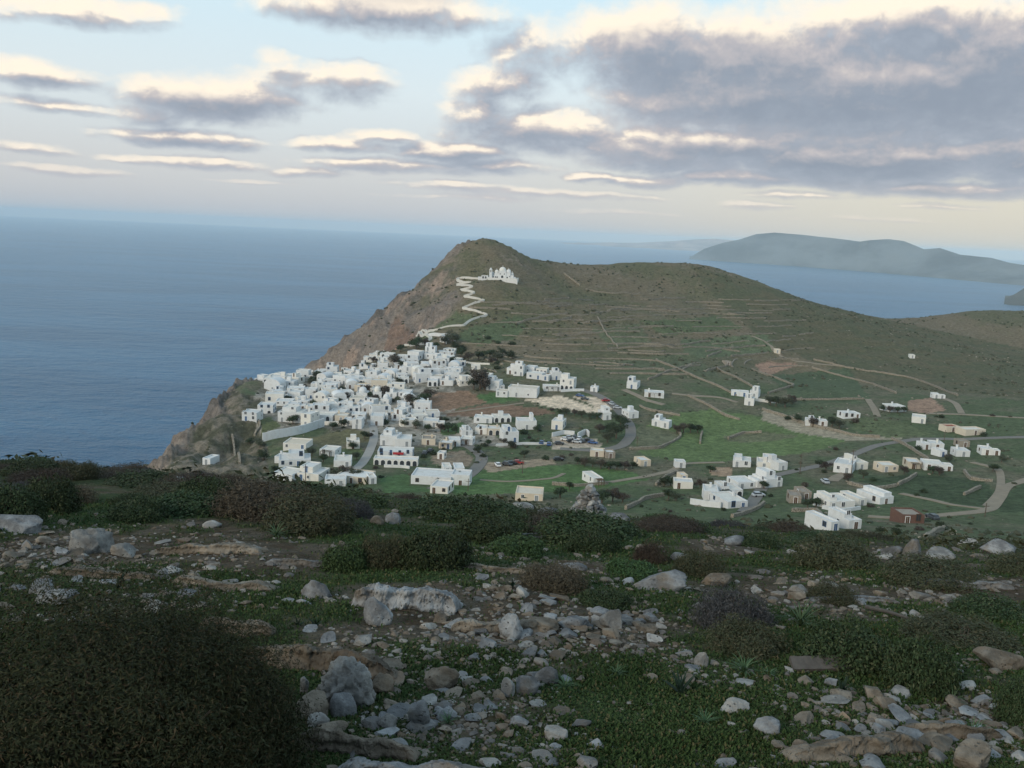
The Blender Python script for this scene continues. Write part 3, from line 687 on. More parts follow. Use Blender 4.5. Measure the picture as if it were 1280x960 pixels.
def house(x, y, z, w, d, h, yaw, seed, look=None, where='', px=0, wall=MW, floors=None, upper=None, dome=False, stair=False, hut=False, wing=None, arches=0, paint=None, group='whitewashed village houses', cat='house', vault=False, chim=None, pergola=False, roofm=None, awning=False):
    r = random.Random(seed); paint = paint or r.choice(('blue', 'brown', 'grey', 'grey'))
    o = thing('house', None, cat, (x, y, z), yaw, group)
    mb = MB(); roofs = []
    roofs.append(block(mb, -w/2, -d/2, w/2, d/2, -4.0, h))
    fl = floors or (2 if h > 5 else 1)
    faces = [(-w/2, w/2, -d/2, 0, fl, h)]
    if upper:                                       # a set-back upper storey: (x0, x1, y0, extra height)
        a, b_, yy, eh = upper; roofs.append(block(mb, -w/2 + a*w + .02, -d/2 + yy*d, -w/2 + b_*w - .02, d/2 - .02, h - .5, h + eh, .3)); faces.append((-w/2 + a*w, -w/2 + b_*w, -d/2 + yy*d, h - .35, 1, eh))
    if wing:                                        # a lower wing on one side: (width, depth, height, side, forward)
        ww, wd, wh, s, fw = wing; x0 = w/2 - .15 if s > 0 else -w/2 - ww + .15
        roofs.append(block(mb, x0, -d/2 - fw, x0 + ww, -d/2 - fw + wd, -4.0, wh)); faces.append((x0 + (.3 if s > 0 else 0), x0 + ww - (.3 if s < 0 else 0), -d/2 - fw, 0, 2 if wh > 5 else 1, wh))
    if stair:
        s = r.choice((-1, 1)); n = 7
        for k in range(n): mb.box(s*w/2 + (0 if s > 0 else -1.0), -d/2 + .1 + k*.5, -3, s*w/2 + (1.0 if s > 0 else 0), -d/2 + .6 + k*.5, (k+1) * min(h, 3.0) / n)
    mb.build('wall', wall, o)
    rb = MB()
    for (a, b_, c, e, zz) in roofs: rb.box(a + .004, b_ + .004, zz - .12, c - .004, e - .004, zz + .02)
    rb.build('roof', roofm or MROOF, o)
    if hut:
        hb = MB(); hx = r.uniform(-w*.25, w*.25); hb.box(hx-1.1, d*.05, h-.33, hx+1.1, d*.05+2.0, h+1.7); hb.build('roof_hut', wall, o)
    if dome:
        db = MB(); rr = min(w, d) * .36; cx, cy_ = 0, 0
        prof = [(rr, h-.34), (rr, h+.55), (rr*1.06, h+.56), (rr*1.06, h+.7)] + [(rr * math.cos(t), h + .7 + rr * .95 * math.sin(t)) for t in np.linspace(.05, 1.45, 7)] + [(.05, h+.7+rr*.96)]
        db.lathe(prof, 18, (cx, cy_)); dm = db.build('dome', MW, o, smooth=False)
        kb = MB(); kb.box(-.07, -.07, h+.7+rr*.9, .07, .07, h+.7+rr+1.0); kb.box(-.35, -.06, h+rr+1.15, .35, .06, h+rr+1.29); kb.build('cross', MW, dm)
    if vault:
        vb = MB(); n = 9; a = [(-w/2 * math.cos(math.pi*i/n), h - .3 + w*.30 * math.sin(math.pi*i/n)) for i in range(n+1)]
        vs = [(p, -d/2 - .05, q) for p, q in a] + [(p, d/2 + .05, q) for p, q in a]
        vb.add(vs, [(i, i+1, n+2+i, n+1+i) for i in range(n)] + [tuple(range(n+1))[::-1], tuple(n+1+i for i in range(n+1))]); vb.build('vaulted_roof', MW, o)
    if chim is None: chim = r.random() < .45
    if chim:
        cb = MB(); cx = r.uniform(-w*.35, w*.35); cy_ = r.uniform(0, d*.35); cb.box(cx-.3, cy_-.3, h-.34, cx+.3, cy_+.3, h+1.0); cb.box(cx-.38, cy_-.38, h+1.0, cx+.38, cy_+.38, h+1.15); cb.build('chimney', wall, o)
    if pergola:
        pb = MB(); pw = w*.6; x0 = -pw/2
        for k in range(3): pb.box(x0 + k*(pw-.16)/2, -d/2-2.6, -3, x0 + k*(pw-.16)/2 + .16, -d/2-2.44, 2.4)
        for k in range(8): pb.box(x0 + k*(pw-.1)/7, -d/2-2.75, 2.42, x0 + k*(pw-.1)/7 + .1, -d/2-.01, 2.54)
        pb.build('pergola', MWOODP, o)
    if awning:
        ab = MB(); ab.add([(-w*.05, -d/2-1.2, 2.3), (w*.25, -d/2-1.2, 2.3), (w*.25, -d/2-.02, 2.8), (-w*.05, -d/2-.02, 2.8), (-w*.05, -d/2-1.2, 2.2), (w*.25, -d/2-1.2, 2.2), (w*.25, -d/2-.02, 2.7), (-w*.05, -d/2-.02, 2.7)], [(0,1,2,3),(7,6,5,4),(0,4,5,1),(1,5,6,2),(2,6,7,3),(3,7,4,0)])
        ab.build('awning', MRED, o)
    # openings
    def win(xx, yy, zz, ang, kind, s=1.0):
        q = obj('window', WINM[kind], o, (xx, yy, zz)); q.rotation_euler = (0, 0, ang); q.scale = (s, 1, s * r.uniform(.85, 1.25))
    kind = paint if paint in WINM else 'white'
    kind = kind if r.random() < .75 else 'white'
    first = True
    for (x0, x1, yy, zb, nf, hh) in faces:
        L = x1 - x0; n = max(1, int(L / r.uniform(2.3, 3.4)))
        for f in range(nf):
            z0 = zb + f * (hh / nf if nf > 1 else 3)
            if arches and f == 0 and first:
                for k in range(arches):
                    q = obj('archway', ARCHM, o, (x0 + (k + .5) * L / arches, yy - .0, 0)); sc = min(1.0, L / arches / 1.95); q.scale = (sc, 1, min(1.0, (hh / nf - .35) / 2.4))
                continue
            di = r.randrange(n) if (f == 0 and zb == 0) or r.random() < .3 else -1
            for k in range(n):
                xx = x0 + (k + .5) * L / n + r.uniform(-.25, .25)
                if k == di: q = obj('door', DOORM[paint if paint in DOORM else 'grey'], o, (xx, yy, z0 + .05))
                elif r.random() < .68: win(xx, yy, z0 + r.uniform(.95, 1.15), 0, kind, r.uniform(.75, 1.1))
        first = False
    for s in (-1, 1):
        n = max(1, int(d / 3.6))
        for f in range(fl):
            for k in range(n):
                if r.random() < .6 and not (wing and wing[3] == s and f == 0) and not stair: win(s * w/2, -d/2 + (k + .5) * d / n, f * h / fl + 1.05, s * math.pi/2, kind, r.uniform(.7, 1.0))
    COUNT['house'] += 1; FOOT.append((x, y, max(w, d) * .5))
    if look: register(o, look, where, px)
    return o
def place(x0, x1, yt, yb, depth=7.5, yaw=0.0, tmin=120, seedk=0, **kw):
    """a house by the edges it has in the photo: its front foot stands on the ground there"""
    pc = (x0 + x1) / 2; X, Y, Z = hit1(pc, yb, tmin)
    w = (x1 - x0) * Y / FPX; app = (yb - yt) * Y / FPX
    ca, sa = abs(math.cos(yaw)), abs(math.sin(yaw))
    if sa > .05: w = max((w - depth * sa) / ca, w * .55)
    tan = (EYE - Z) / Y
    h = max(2.6, (app - depth * .9 * tan) * .93)
    yawt = yaw - math.atan2(X, Y) * .0
    n = depth / 2
    cx = X - math.sin(yawt) * -n * 1.0; cyy = Y + math.cos(yawt) * n
    cx = X + math.sin(-yawt) * n
    kw.setdefault('px', pc)
    return house(cx, cyy, g1(cx, cyy - n * .5) - .1, w, depth, h, yawt, int(x0 * 31 + yb * 7) + seedk, **kw)

# ---- houses one can tell apart, by their places in the photo (left, right, top, foot)
a = R
place(780, 799, 474, 486, yaw=a(-20), look='stepped two storey white house', where='on the slope above the long low bungalow', upper=(0, .55, .2, 2.2), hut=False)
place(804, 831, 487, 497, yaw=a(-8), look='long single storey white bungalow', where='on bare earth right of the stepped house', arches=0, pergola=True)
place(782, 802, 510, 523, yaw=a(20), look='cubic two storey white house', where='beside the bend of the grey village road', hut=True)
place(810, 830, 520, 533, yaw=a(-25), look='small white house with stepped gable wings', where='at the left tip of the big green field', wing=(4, 5, 3, 1, 0.6), upper=(.1, .7, .3, 1.6))
place(751, 767, 511, 525, yaw=a(15), look='white house with a rounded corner block', where='in the inner curve of the village road', upper=(.3, 1, .3, 2.0))
place(736, 748, 482, 490, depth=5, yaw=a(-15), look='tiny white shed', where='beside the upper car park road')
place(922, 937, 487, 496, depth=6, yaw=a(-12), look='pale upper house of the lone farm cluster', where='above the sloping green field', wing=(4, 4, 2.8, -1, 0))
place(934, 950, 485, 497, depth=6, yaw=a(-25), look='two storey rear house of the lone farm cluster', where='above the sloping green field', upper=(.2, .9, .3, 1.8))
place(928, 944, 494, 507, depth=6, yaw=a(-18), look='front white house of the lone farm cluster', where='above the sloping green field', upper=(.2, .7, .2, 1.5))
place(913, 941, 569, 584, yaw=a(-14), look='long white house with humped parapet', where='at the back left of the hotel cluster', vault=False, upper=(.05, .5, .2, .9))
place(944, 967, 572, 586, yaw=a(-12), look='middle white block of the hotel cluster', where='behind the stepped front row', upper=(.4, 1, .2, 1.6))
place(967, 990, 569, 588, yaw=a(22), look='tall white two storey block', where='at the back right of the hotel cluster', hut=True)
place(917, 951, 594, 611, yaw=a(16), look='long two storey white house with blue shutters', where='in the middle of the hotel cluster', wing=(4, 6, 3.2, 1, .6))
place(950, 985, 588, 609, yaw=a(22), look='stepped white house with roof terraces', where='at the right front of the hotel cluster', upper=(.2, .75, .25, 2.0), floors=2)
place(877, 900, 602, 625, yaw=a(-8), look='narrow white house with dark upper balcony', where='at the left front of the hotel cluster', arches=0, hut=False)
place(900, 932, 601, 621, yaw=a(10), look='two storey white house with arched veranda', where='behind the flat roofed block of the hotel cluster', arches=3, upper=(.0, .4, .2, .8))
place(901, 943, 617, 635, depth=10, yaw=a(18), look='broad flat roofed white block', where='at the very front of the hotel cluster', paint='blue')
place(841, 867, 603, 611, depth=5, yaw=a(-6), look='low white outbuilding with flat slab roof', where='left of the hotel cluster among shrubs', chim=False)
place(849, 861, 596, 602, depth=4, yaw=a(10), look='small cream shed', where='behind the low white outbuilding', wall=MCREAM, chim=False)
place(735, 760, 593, 606, depth=9, yaw=a(20), look='white bungalow with deep porch and flat roof', where='alone on the green field behind the cairn', pergola=True, hut=False)
place(736, 756, 561, 571, depth=5, yaw=a(-8), look='low cream stone farm building', where='above the dark hedge by the road bend', wall=MCREAM, chim=False, paint='brown')
place(756, 770, 563, 573, depth=5, yaw=a(6), look='small tan annexe with a dark doorway', where='beside the low cream stone farm building', wall=MSTONE, chim=False, paint='brown')
place(797, 817, 571, 583, depth=6, yaw=a(18), look='small cream white house', where='at the right end of the dark hedge', wall=MCREAM)
place(844, 857, 580, 585, depth=4, yaw=0, look='low white tank building', where='beside the field track junction', chim=False)
place(985, 1003, 617, 629, depth=6, yaw=a(-8), look='unfinished grey stone house', where='right of the hotel cluster', wall=MSTONE, roofm=MSTONE, chim=False, paint='brown')
place(1000, 1016, 613, 624, depth=6, yaw=a(6), look='taller grey shell of bare masonry', where='behind the unfinished grey stone house', wall=MSTONE, roofm=MSTONE, chim=False, paint='brown')
place(1035, 1071, 570, 591, depth=9, yaw=a(-28), look='big two storey white guesthouse with small windows', where='left of the pair beside the valley road', hut=False)
place(1066, 1089, 569, 587, depth=8, yaw=a(14), look='white house with raised left corner', where='right of the pair beside the valley road', upper=(0, .35, .3, 1.4))
place(1100, 1125, 579, 590, depth=6, yaw=a(8), look='low greyish white house', where='left of the cream porch house in the vineyards', wall=MCREAM)
place(1132, 1153, 575, 586, depth=7, yaw=a(-10), look='cream house with a wide flat porch', where='among the vineyards below the valley road', wall=MCREAM, pergola=True)
place(1153, 1181, 577, 588, depth=7, yaw=a(-12), look='long white house with a small side wing', where='right of the cream porch house', wing=(3, 4, 2.6, 1, .4))
place(1152, 1164, 552, 562, depth=5, yaw=a(5), look='small low white cube', where='attached left of the taller cube by the valley road')
place(1162, 1181, 549, 562, depth=6, yaw=a(-10), look='taller white cube', where='just below the valley road')
place(1172, 1186, 561, 571, depth=5, yaw=a(14), look='single storey white cube with a terrace', where='between the taller cube and the wide cube', stair=True)
place(1194, 1213, 559, 571, depth=6, yaw=a(-6), look='wide white cube', where='in the middle of the row below the valley road')
place(1225, 1243, 559, 569, depth=6, yaw=a(-12), look='white cottage with rounded end', where='rightmost of the row below the valley road', wing=(2.5, 4, 2.3, 1, 0))
place(1199, 1212, 551, 559, depth=5, yaw=0, look='small unpainted stone barn', where='behind the wide white cube', wall=MSTONE, roofm=MSTONE, chim=False, paint='brown')
place(1110, 1134, 504, 514, depth=7, yaw=a(10), look='white villa in a dark hedge garden', where='on the reddish terrace of the right hillside')
place(1165, 1175, 490, 498, depth=5, yaw=a(-10), look='little white farmhouse', where='highest on the right hillside track', wing=(3, 3, 2.2, 1, 0))
place(1136, 1160, 516, 529, depth=8, yaw=a(-24), look='cream white two storey farmhouse', where='below the villa with the dark hedge')
place(1052, 1077, 514, 523, depth=6, yaw=a(8), look='long white barn', where='at the end of the broad stone terrace wall')
place(1005, 1022, 523, 532, depth=6, yaw=a(-14), look='stepped white cottage half hidden by trees', where='in the middle of the stone terrace wall', upper=(.3, .8, .2, 1.0))
place(1022, 1035, 525, 533, depth=5, yaw=a(-8), look='cottage with brownish door', where='right of the stepped cottage behind trees', paint='brown')
place(1202, 1236, 536, 544, depth=6, yaw=a(14), look='long low pale shed with slab roof', where='at the right edge above the valley road', chim=False, wall=MCREAM)
place(1180, 1202, 531, 540, depth=5, yaw=a(12), look='reddish roofed farm building', where='left of the long low pale shed', wall=MCREAM, roofm=MTILE, paint='brown')
place(1030, 1075, 616, 636, depth=8, yaw=a(14), look='white house with small dark windows', where='left end of the long white wall row', wing=None, upper=(.1, .4, .2, .8), tmin=100)
place(1066, 1090, 612, 632, depth=8, yaw=a(20), look='plain tall white block', where='in the middle of the long white wall row', tmin=100)
place(1089, 1127, 610, 630, depth=9, yaw=a(24), look='sloping white block with curved parapet', where='right end of the long white wall row', upper=(.45, 1, .1, .9), tmin=100)
place(1031, 1056, 642, 663, depth=8, yaw=a(24), look='blank walled white house', where='left half of the nearest pair on the slope', tmin=100, chim=False)
place(1052, 1085, 635, 661, depth=7, yaw=a(20), look='white house with two dark windows', where='right half of the nearest pair on the slope', tmin=100, chim=False, upper=(0, .62, .25, .9))
place(1125, 1157, 641, 654, depth=6, yaw=a(4), look='reddish brown flat roofed shed', where='at the end of the dirt track', wall=MBRICK, roofm=MSTONE, chim=False, paint='brown', tmin=100)
# hillside cluster right of the ploughed fields
place(631, 644, 457, 468, depth=6, yaw=a(-18), look='white cube with a roof hut', where='left end of the hillside cluster', hut=True)
place(640, 655, 453, 470, depth=6, yaw=a(-10), look='stepped two storey white house', where='left part of the hillside cluster', upper=(.1, .8, .3, 1.6))
place(654, 670, 455, 467, depth=6, yaw=a(-20), look='rear white house with small windows', where='middle of the hillside cluster')
place(655, 680, 463, 474, depth=7, yaw=a(-20), look='broad white house', where='front middle of the hillside cluster', wing=(4, 5, 2.7, 1, .4))
place(668, 685, 458, 468, depth=6, yaw=a(-14), look='low white house with arcade', where='rear right of the hillside cluster', arches=3)
place(688, 703, 462, 475, depth=6, yaw=a(10), look='white tower like house', where='behind the big house of the hillside cluster', upper=(.2, .8, .3, 1.6))
place(697, 719, 469, 488, depth=8, yaw=a(-14), look='biggest two storey white house with ground floor arches', where='ending the hillside cluster', arches=3, upper=(.0, .5, .3, 1.8))
place(679, 702, 481, 489, depth=6, yaw=a(6), look='low white house with a long veranda', where='below the big house of the hillside cluster', pergola=True)
place(632, 673, 480, 497, depth=9, yaw=a(-10), look='long low white building with cream roof', where='above the sandy field', roofm=MCREAM, wing=(6, 6, 2.7, -1, .8))
place(589, 601, 456, 462, depth=4, yaw=a(8), look='tiny white hut', where='in the scrub above the ploughed field', chim=False)
place(596, 615, 465, 474, depth=6, yaw=a(-12), look='white house with a dark roof terrace', where='above the ploughed field', pergola=True)
place(605, 626, 472, 488, depth=7, yaw=a(-14), look='tall stepped white house', where='right of the dark trees above the ploughed field', upper=(.0, .5, .3, 1.6))
place(616, 632, 480, 488, depth=6, yaw=a(10), look='low white annexe', where='beside the tall stepped house above the ploughed field')
# row along the foot of the ploughed field
place(591, 616, 517, 529, depth=7, yaw=a(-4), look='plain white block with one window row', where='left in the row below the ploughed field')
place(615, 641, 516, 528, depth=7, yaw=a(10), look='white house with arched terrace', where='in the row below the ploughed field', arches=3, hut=True)
place(645, 672, 520, 537, depth=8, yaw=a(6), look='white house with a slim tower', where='at the right of the row below the ploughed field', upper=(.7, .86, .3, 2.4))
place(592, 610, 529, 543, depth=7, yaw=a(-8), look='two storey white house with blue doors', where='left of the terrace row', floors=2)
place(608, 627, 530, 544, depth=7, yaw=a(6), look='cream fronted house with arches', where='in the middle of the terrace row', wall=MCREAM, arches=2)
place(626, 651, 532, 553, depth=8, yaw=a(12), look='tall corner house with stepped terraces', where='at the right end of the terrace row', upper=(.1, .6, .2, 1.4), floors=2)
place(686, 706, 520, 537, depth=8, yaw=a(-14), look='free standing two storey white house with bluish front', where='left of the car park', paint='blue', hut=True)
place(575, 593, 533, 545, depth=6, yaw=a(14), look='white house with a small pediment', where='left of the terrace row behind a lane', upper=(.2, .8, .2, 1.0))
place(560, 577, 544, 558, depth=6, yaw=a(8), look='small plain white house', where='below the terrace row by the grey road')
place(573, 592, 547, 556, depth=6, yaw=a(-8), look='low white house with a slab veranda', where='below the terrace row by the grey road', pergola=True)
place(526, 545, 543, 556, depth=7, yaw=a(4), look='cottage with bare stone roof', where='in the gardens left of the grey road', wall=MCREAM, roofm=MSTONE)
place(547, 566, 550, 561, depth=6, yaw=a(-6), look='cream house with a dark porch', where='in the gardens left of the grey road', wall=MCREAM, pergola=True)
place(545, 556, 567, 574, depth=4, yaw=a(-10), look='tiny white garden hut', where='on the dry plot behind the long white block', chim=False)
# big houses at the near edge of the village
place(471, 516, 556, 574, depth=8, yaw=a(2), look='big white restaurant with red awning', where='behind the arcaded veranda at the village edge', awning=True, floors=2)
place(473, 498, 537, 557, depth=8, yaw=a(-6), look='white house with a stepped gable', where='behind the big restaurant with red awning', upper=(.1, .6, .3, 1.6))
place(492, 515, 541, 558, depth=8, yaw=a(4), look='white house with tall chimney', where='behind the big restaurant with red awning', chim=True)
place(466, 523, 571, 582, depth=5, yaw=a(2), look='long low white arcade with seven arches', where='in front of the restaurant with red awning', arches=7, chim=False)
place(511, 566, 582, 606, depth=10, yaw=a(-4), look='long blank white block', where='on the bright green field beside the grey road', chim=False, wing=(6, 7, 4.0, 1, -1))
place(566, 583, 579, 593, depth=7, yaw=a(10), look='white cube', where='between the long blank block and the grey road', chim=False)
place(552, 567, 581, 592, depth=6, yaw=a(12), look='small white block', where='squeezed behind the long blank block', chim=False)
place(534, 563, 609, 617, depth=8, yaw=a(-10), look='low white roofed shed', where='just beyond the bushes of the slope', chim=False, tmin=100)
place(642, 680, 618, 626, depth=8, yaw=a(-4), look='low sandy roofed farm shed', where='just beyond the bushes near the cairn', chim=False, wall=MCREAM, roofm=MCREAM, tmin=100)
place(431, 452, 545, 561, depth=7, yaw=a(12), look='cottage with a flat pinkish front roof', where='on the green plot above the lane', hut=True, paint='brown')
place(397, 421, 556, 570, depth=7, yaw=a(-8), look='low white house with a pergola', where='on the terrace left of the lane', pergola=True)
place(415, 441, 566, 584, depth=8, yaw=a(8), look='white house with broad flat roof', where='above the last house before the lane')
place(414, 462, 584, 604, depth=9, yaw=a(-12), look='cream fronted white house with wide flat roof', where='at the foot of the lane', wall=MCREAM, roofm=MW, paint='brown')
place(458, 474, 595, 605, depth=5, yaw=a(20), look='low white garden building', where='right of the cream fronted house', chim=False)
place(404, 434, 597, 608, depth=6, yaw=a(8), look='low white terrace building', where='in front of the cream fronted house', chim=False)
place(335, 371, 587, 601, depth=8, yaw=a(-16), look='low white house with broad terrace', where='at the left front corner of the village')
place(366, 403, 580, 601, depth=9, yaw=a(-12), look='stepped white house with dark pole beside it', where='at the front left of the village', upper=(.0, .6, .25, 1.6))
place(345, 392, 565, 583, depth=9, yaw=a(14), look='long white two storey house', where='above the front left corner of the village', upper=(.3, .8, .3, 1.6))
place(341, 362, 567, 579, depth=6, yaw=a(-8), look='little white corner house', where='left end above the front left corner')
place(352, 384, 547, 562, depth=9, yaw=a(-4), look='low house with cream roofs', where='below the long white wall', roofm=MCREAM)
place(250, 266, 571, 581, depth=6, yaw=a(-14), look='lone small white chapel house', where='out on the rocky headland', chim=False)
place(301, 322, 509, 526, depth=8, yaw=a(-4), look='two storey white house with dark arches', where='at the seaward left end of the village', floors=2)
place(321, 342, 500, 517, depth=8, yaw=a(4), look='tall white house with arched windows', where='second at the seaward left end', floors=2, arches=2)
place(328, 352, 475, 489, depth=8, yaw=a(-8), look='white chapel with a rounded gable', where='on the cliff at the upper left village corner', vault=True, cat='chapel')
place(330, 356, 487, 503, depth=8, yaw=a(10), look='white two storey house', where='just below the rounded gable chapel')
place(345, 378, 508, 528, depth=9, yaw=a(-6), look='wide white house with bluish terraces', where='above the long white wall', upper=(.1, .7, .3, 1.6), floors=2)
place(372, 392, 510, 533, depth=8, yaw=a(-16), look='white house with blue shutters', where='at the right end of the long white wall', floors=2)
place(445, 459, 487, 499, depth=7, yaw=0, look='white domed church, biggest of three domes', where='in the middle of the old village', dome=True, chim=False, cat='church', px=445)
place(465, 478, 486, 498, depth=6, yaw=a(8), look='white domed chapel, right of the biggest dome', where='in the middle of the old village', dome=True, chim=False, cat='chapel')
place(474, 487, 495, 507, depth=6, yaw=a(-8), look='white domed chapel, lowest of three domes', where='in the middle of the old village', dome=True, chim=False, cat='chapel')
place(547, 558, 418, 428, depth=6, yaw=a(-25), look='white cemetery chapel', where='beside the foot of the zigzag path', chim=False, cat='chapel')
place(440, 452, 518, 536, depth=7, yaw=0, look='rounded white apse like house', where='at the lane mouth beside the green plot', floors=2)
place(462, 480, 513, 532, depth=8, yaw=a(4), look='tall blank white house', where='right of the lane mouth', floors=2)

# ---- the dense old village: rows of white cubes
ZONES = [((335, 478), 'by the cliff chapel'), ((372, 482), 'on the seaward back edge'), ((345, 507), 'below the cliff chapel'), ((378, 505), 'above the white wall'), ((410, 478), 'on the cliff edge left'), ((455, 472), 'on the cliff edge right'),
         ((410, 500), 'left of the domes'), ((455, 508), 'in front of the domes'), ((430, 520), 'above the green plot'), ((500, 488), 'right of the domes'), ((500, 510), 'above the lane mouth'), ((530, 518), 'beside the ploughed field'),
         ((480, 450), 'on the upper cliff spur'), ((520, 445), 'at the zigzag path foot'), ((555, 442), 'highest in the village'), ((505, 468), 'below the cliff spur'), ((545, 465), 'in the upper village'), ((580, 480), 'at the upper field corner'), ((400, 528), 'over the garden plot'), ((575, 522), 'left of the field row')]
CORE = [[(322, 480), (352, 472), (372, 472), (420, 466), (470, 470), (505, 478), (512, 497), (545, 506), (552, 524), (548, 532), (500, 533), (470, 528), (440, 531), (418, 528), (398, 527), (372, 520), (350, 506), (338, 500)],
        [(456, 452), (480, 443), (500, 446), (520, 443), (548, 438), (568, 441), (574, 458), (590, 474), (596, 486), (560, 485), (535, 482), (500, 478), (480, 470), (460, 466)]]
GAPS = []
def core():
    r = random.Random(5); done = []
    for ci, poly in enumerate(CORE):
        xs = [p[0] for p in poly]; ys = [p[1] for p in poly]
        cands = []
        y = max(ys)
        X0, Y0, _ = hit1(min(xs), max(ys), 150); X1, Y1, _ = hit1((min(xs) + max(xs)) / 2, min(ys) + 3, 150)
        gx, gy = (8.6, 9.2) if ci == 0 else (8.7, 9.4)
        for j in range(60):
            for i in range(60):
                X = -190 + i * gx + (j % 2) * 2.5 + r.uniform(-1.2, 1.2); Y = 330 + j * gy + r.uniform(-1.3, 1.3) + X * .06
                cands.append((X, Y))
        A = np.array(cands); Z = G(A[:, 0], A[:, 1]); px, py, _ = proj(A[:, 0], A[:, 1], Z); ok = inpoly(px, py, poly)
        for (X, Y), z, p, q, o in zip(cands, Z, px, py, ok):
            if not o: continue
            if r.random() < .19: GAPS.append((float(p), float(q))); continue
            if any(abs(X - fx) < fr * .75 + 3.2 and abs(Y - fy) < fr * .6 + 3.0 for fx, fy, fr in done0): continue
            if any((X - fx) ** 2 + (Y - fy) ** 2 < 42 for fx, fy, in done): continue
            done.append((X, Y))
            w = r.uniform(5.0, 9.2); d = r.uniform(5.5, 8.0); two = r.random() < .27; h = r.uniform(4.5, 5.3) if two else r.uniform(2.5, 3.1)
            up = (r.choice((0, .3)), r.choice((.6, 1.0)), .35, r.uniform(1.4, 2.1)) if r.random() < .18 else None
            feats = dict(upper=up); lk = 'white two storey cube house' if two else 'low white cube house'
            u = r.random()
            if up: lk = 'white stepped house' if not two else 'tall stepped white house'
            elif u < .14: feats['vault'] = True; lk = 'white house with vaulted roof'; w = min(w, 6.2)
            elif u < .30: feats['hut'] = True; lk = 'white house with roof hut' if two else 'low white house with roof hut'
            elif u < .42: feats['stair'] = True; lk = 'white house with outer stair'
            elif u < .52: feats['arches'] = 2; lk = 'white house with two arches'
            elif u < .60: feats['wing'] = (3, 4, 2.6, r.choice((-1, 1)), .8); lk = 'white house with low wing'
            elif u < .66: feats['roofm'] = MCREAM; lk = 'white house with cream roof'
            elif u < .70: feats['wall'] = MCREAM; lk = 'cream walled house'
            z1 = min(zip([((p - a_[0]) ** 2 + ((q - a_[1]) * 1.8) ** 2, b_) for a_, b_ in ZONES]))[0][1]
            house(X, Y, float(z) - .1, w, d, h, R(r.choice((-18, -8, 0, 6, 14, 22)) + r.uniform(-5, 5)), r.randrange(10 ** 6), look=lk, where=z1, px=p, paint=r.choice(('blue', 'brown', 'brown', 'grey', 'grey', 'white')), **feats)
done0 = list(FOOT)
core()
# ------------------------------------------------------------------ roads, paths, walls
def smooth_line(px_pts, tmin=120, step=2.0, world_pts=None):
    if world_pts is None:
        x, y, z = hits([p[0] for p in px_pts], [p[1] for p in px_pts], tmin); P = np.stack([x, y], 1); P = P[~np.isnan(P[:, 0])]
    else: P = np.asarray(world_pts, float)
    if len(P) < 2: return P
    Q = [P[0]]; n = len(P)
    for i in range(n - 1):
        p0, p1, p2, p3 = P[max(i-1, 0)], P[i], P[i+1], P[min(i+2, n-1)]
        m = max(2, int(np.hypot(*(p2 - p1)) / step))
        for k in range(1, m + 1):
            t = k / m; a1, a2 = (p2 - p0) * .35, (p3 - p1) * .35
            h1, h2, h3, h4 = 2*t**3-3*t**2+1, -2*t**3+3*t**2, t**3-2*t**2+t, t**3-t**2
            Q.append(p1*h1 + p2*h2 + a1*h3 + a2*h4)
    return np.array(Q)
def normals(Q):
    T = np.gradient(Q, axis=0); T /= np.maximum(np.linalg.norm(T, axis=1, keepdims=True), 1e-6); return np.stack([-T[:, 1], T[:, 0]], 1)
def ribbon(name, px_pts, width, mat, label, lift=.14, tmin=120, step=2.0, kind='structure'):
    Q = smooth_line(px_pts, tmin, step); N = normals(Q); k = 5
    off = np.linspace(-.5, .5, k) * width
    X = Q[:, 0:1] + N[:, 0:1] * off; Y = Q[:, 1:2] + N[:, 1:2] * off; Z = G(X, Y)
    Z = np.maximum(Z, Z.mean(1, keepdims=True) - .1) + lift
    X = np.concatenate([X[:, :1], X, X[:, -1:]], 1); Y = np.concatenate([Y[:, :1], Y, Y[:, -1:]], 1); Z = np.concatenate([Z[:, :1] - 1.2, Z, Z[:, -1:] - 1.2], 1); k += 2
    V = np.stack([X, Y, Z], -1).reshape(-1, 3); i = np.arange(len(Q) * k).reshape(len(Q), k)
    F = np.stack([i[:-1, :-1], i[:-1, 1:], i[1:, 1:], i[1:, :-1]], -1).reshape(-1, 4)
    return tag(obj(name, mesh_np(name, V, F, [mat])), label, 'road' if 'road' in name else 'path', kind=kind)
def wall_mesh(name, Q, h, th, mat, rough=.25, seed=0, base=1.0):
    N = normals(Q); n = len(Q)
    g = G(Q[:, 0], Q[:, 1]); s = np.arange(n)
    top = g + h * (1 + rough * fbm2(s * .9, s * 0 + seed, 3, 5) + rough * .6 * fbm2(s * .13, s * 0 + seed + 3, 2, 9))
    w = th / 2
    prof = [(-w * 1.25, -base, None), (-w, None, 0), (w, None, 0), (w * 1.25, -base, None)]
    V = []
    for o, b, t in prof:
        zz = g - base if t is None else top + .06 * fbm2(s * 1.7 + o * 9, s * 0 + seed, 2, 3)
        V.append(np.stack([Q[:, 0] + N[:, 0] * o, Q[:, 1] + N[:, 1] * o, zz], 1))
    V = np.stack(V, 1).reshape(-1, 3); i = np.arange(n * 4).reshape(n, 4)
    F = np.stack([i[:-1, :-1], i[:-1, 1:], i[1:, 1:], i[1:, :-1]], -1).reshape(-1, 4)
    E = np.array([[i[0, 0], i[0, 1], i[0, 2], i[0, 3]], [i[-1, 3], i[-1, 2], i[-1, 1], i[-1, 0]]])
    return mesh_np(name, V, np.concatenate([F, E]), [mat])
MASPH = plain('worn_grey_asphalt', (.19, .175, .155), .95, .25, .5)
MCONC = plain('pale_concrete_lane', (.34, .32, .29), .95, .2, .6)
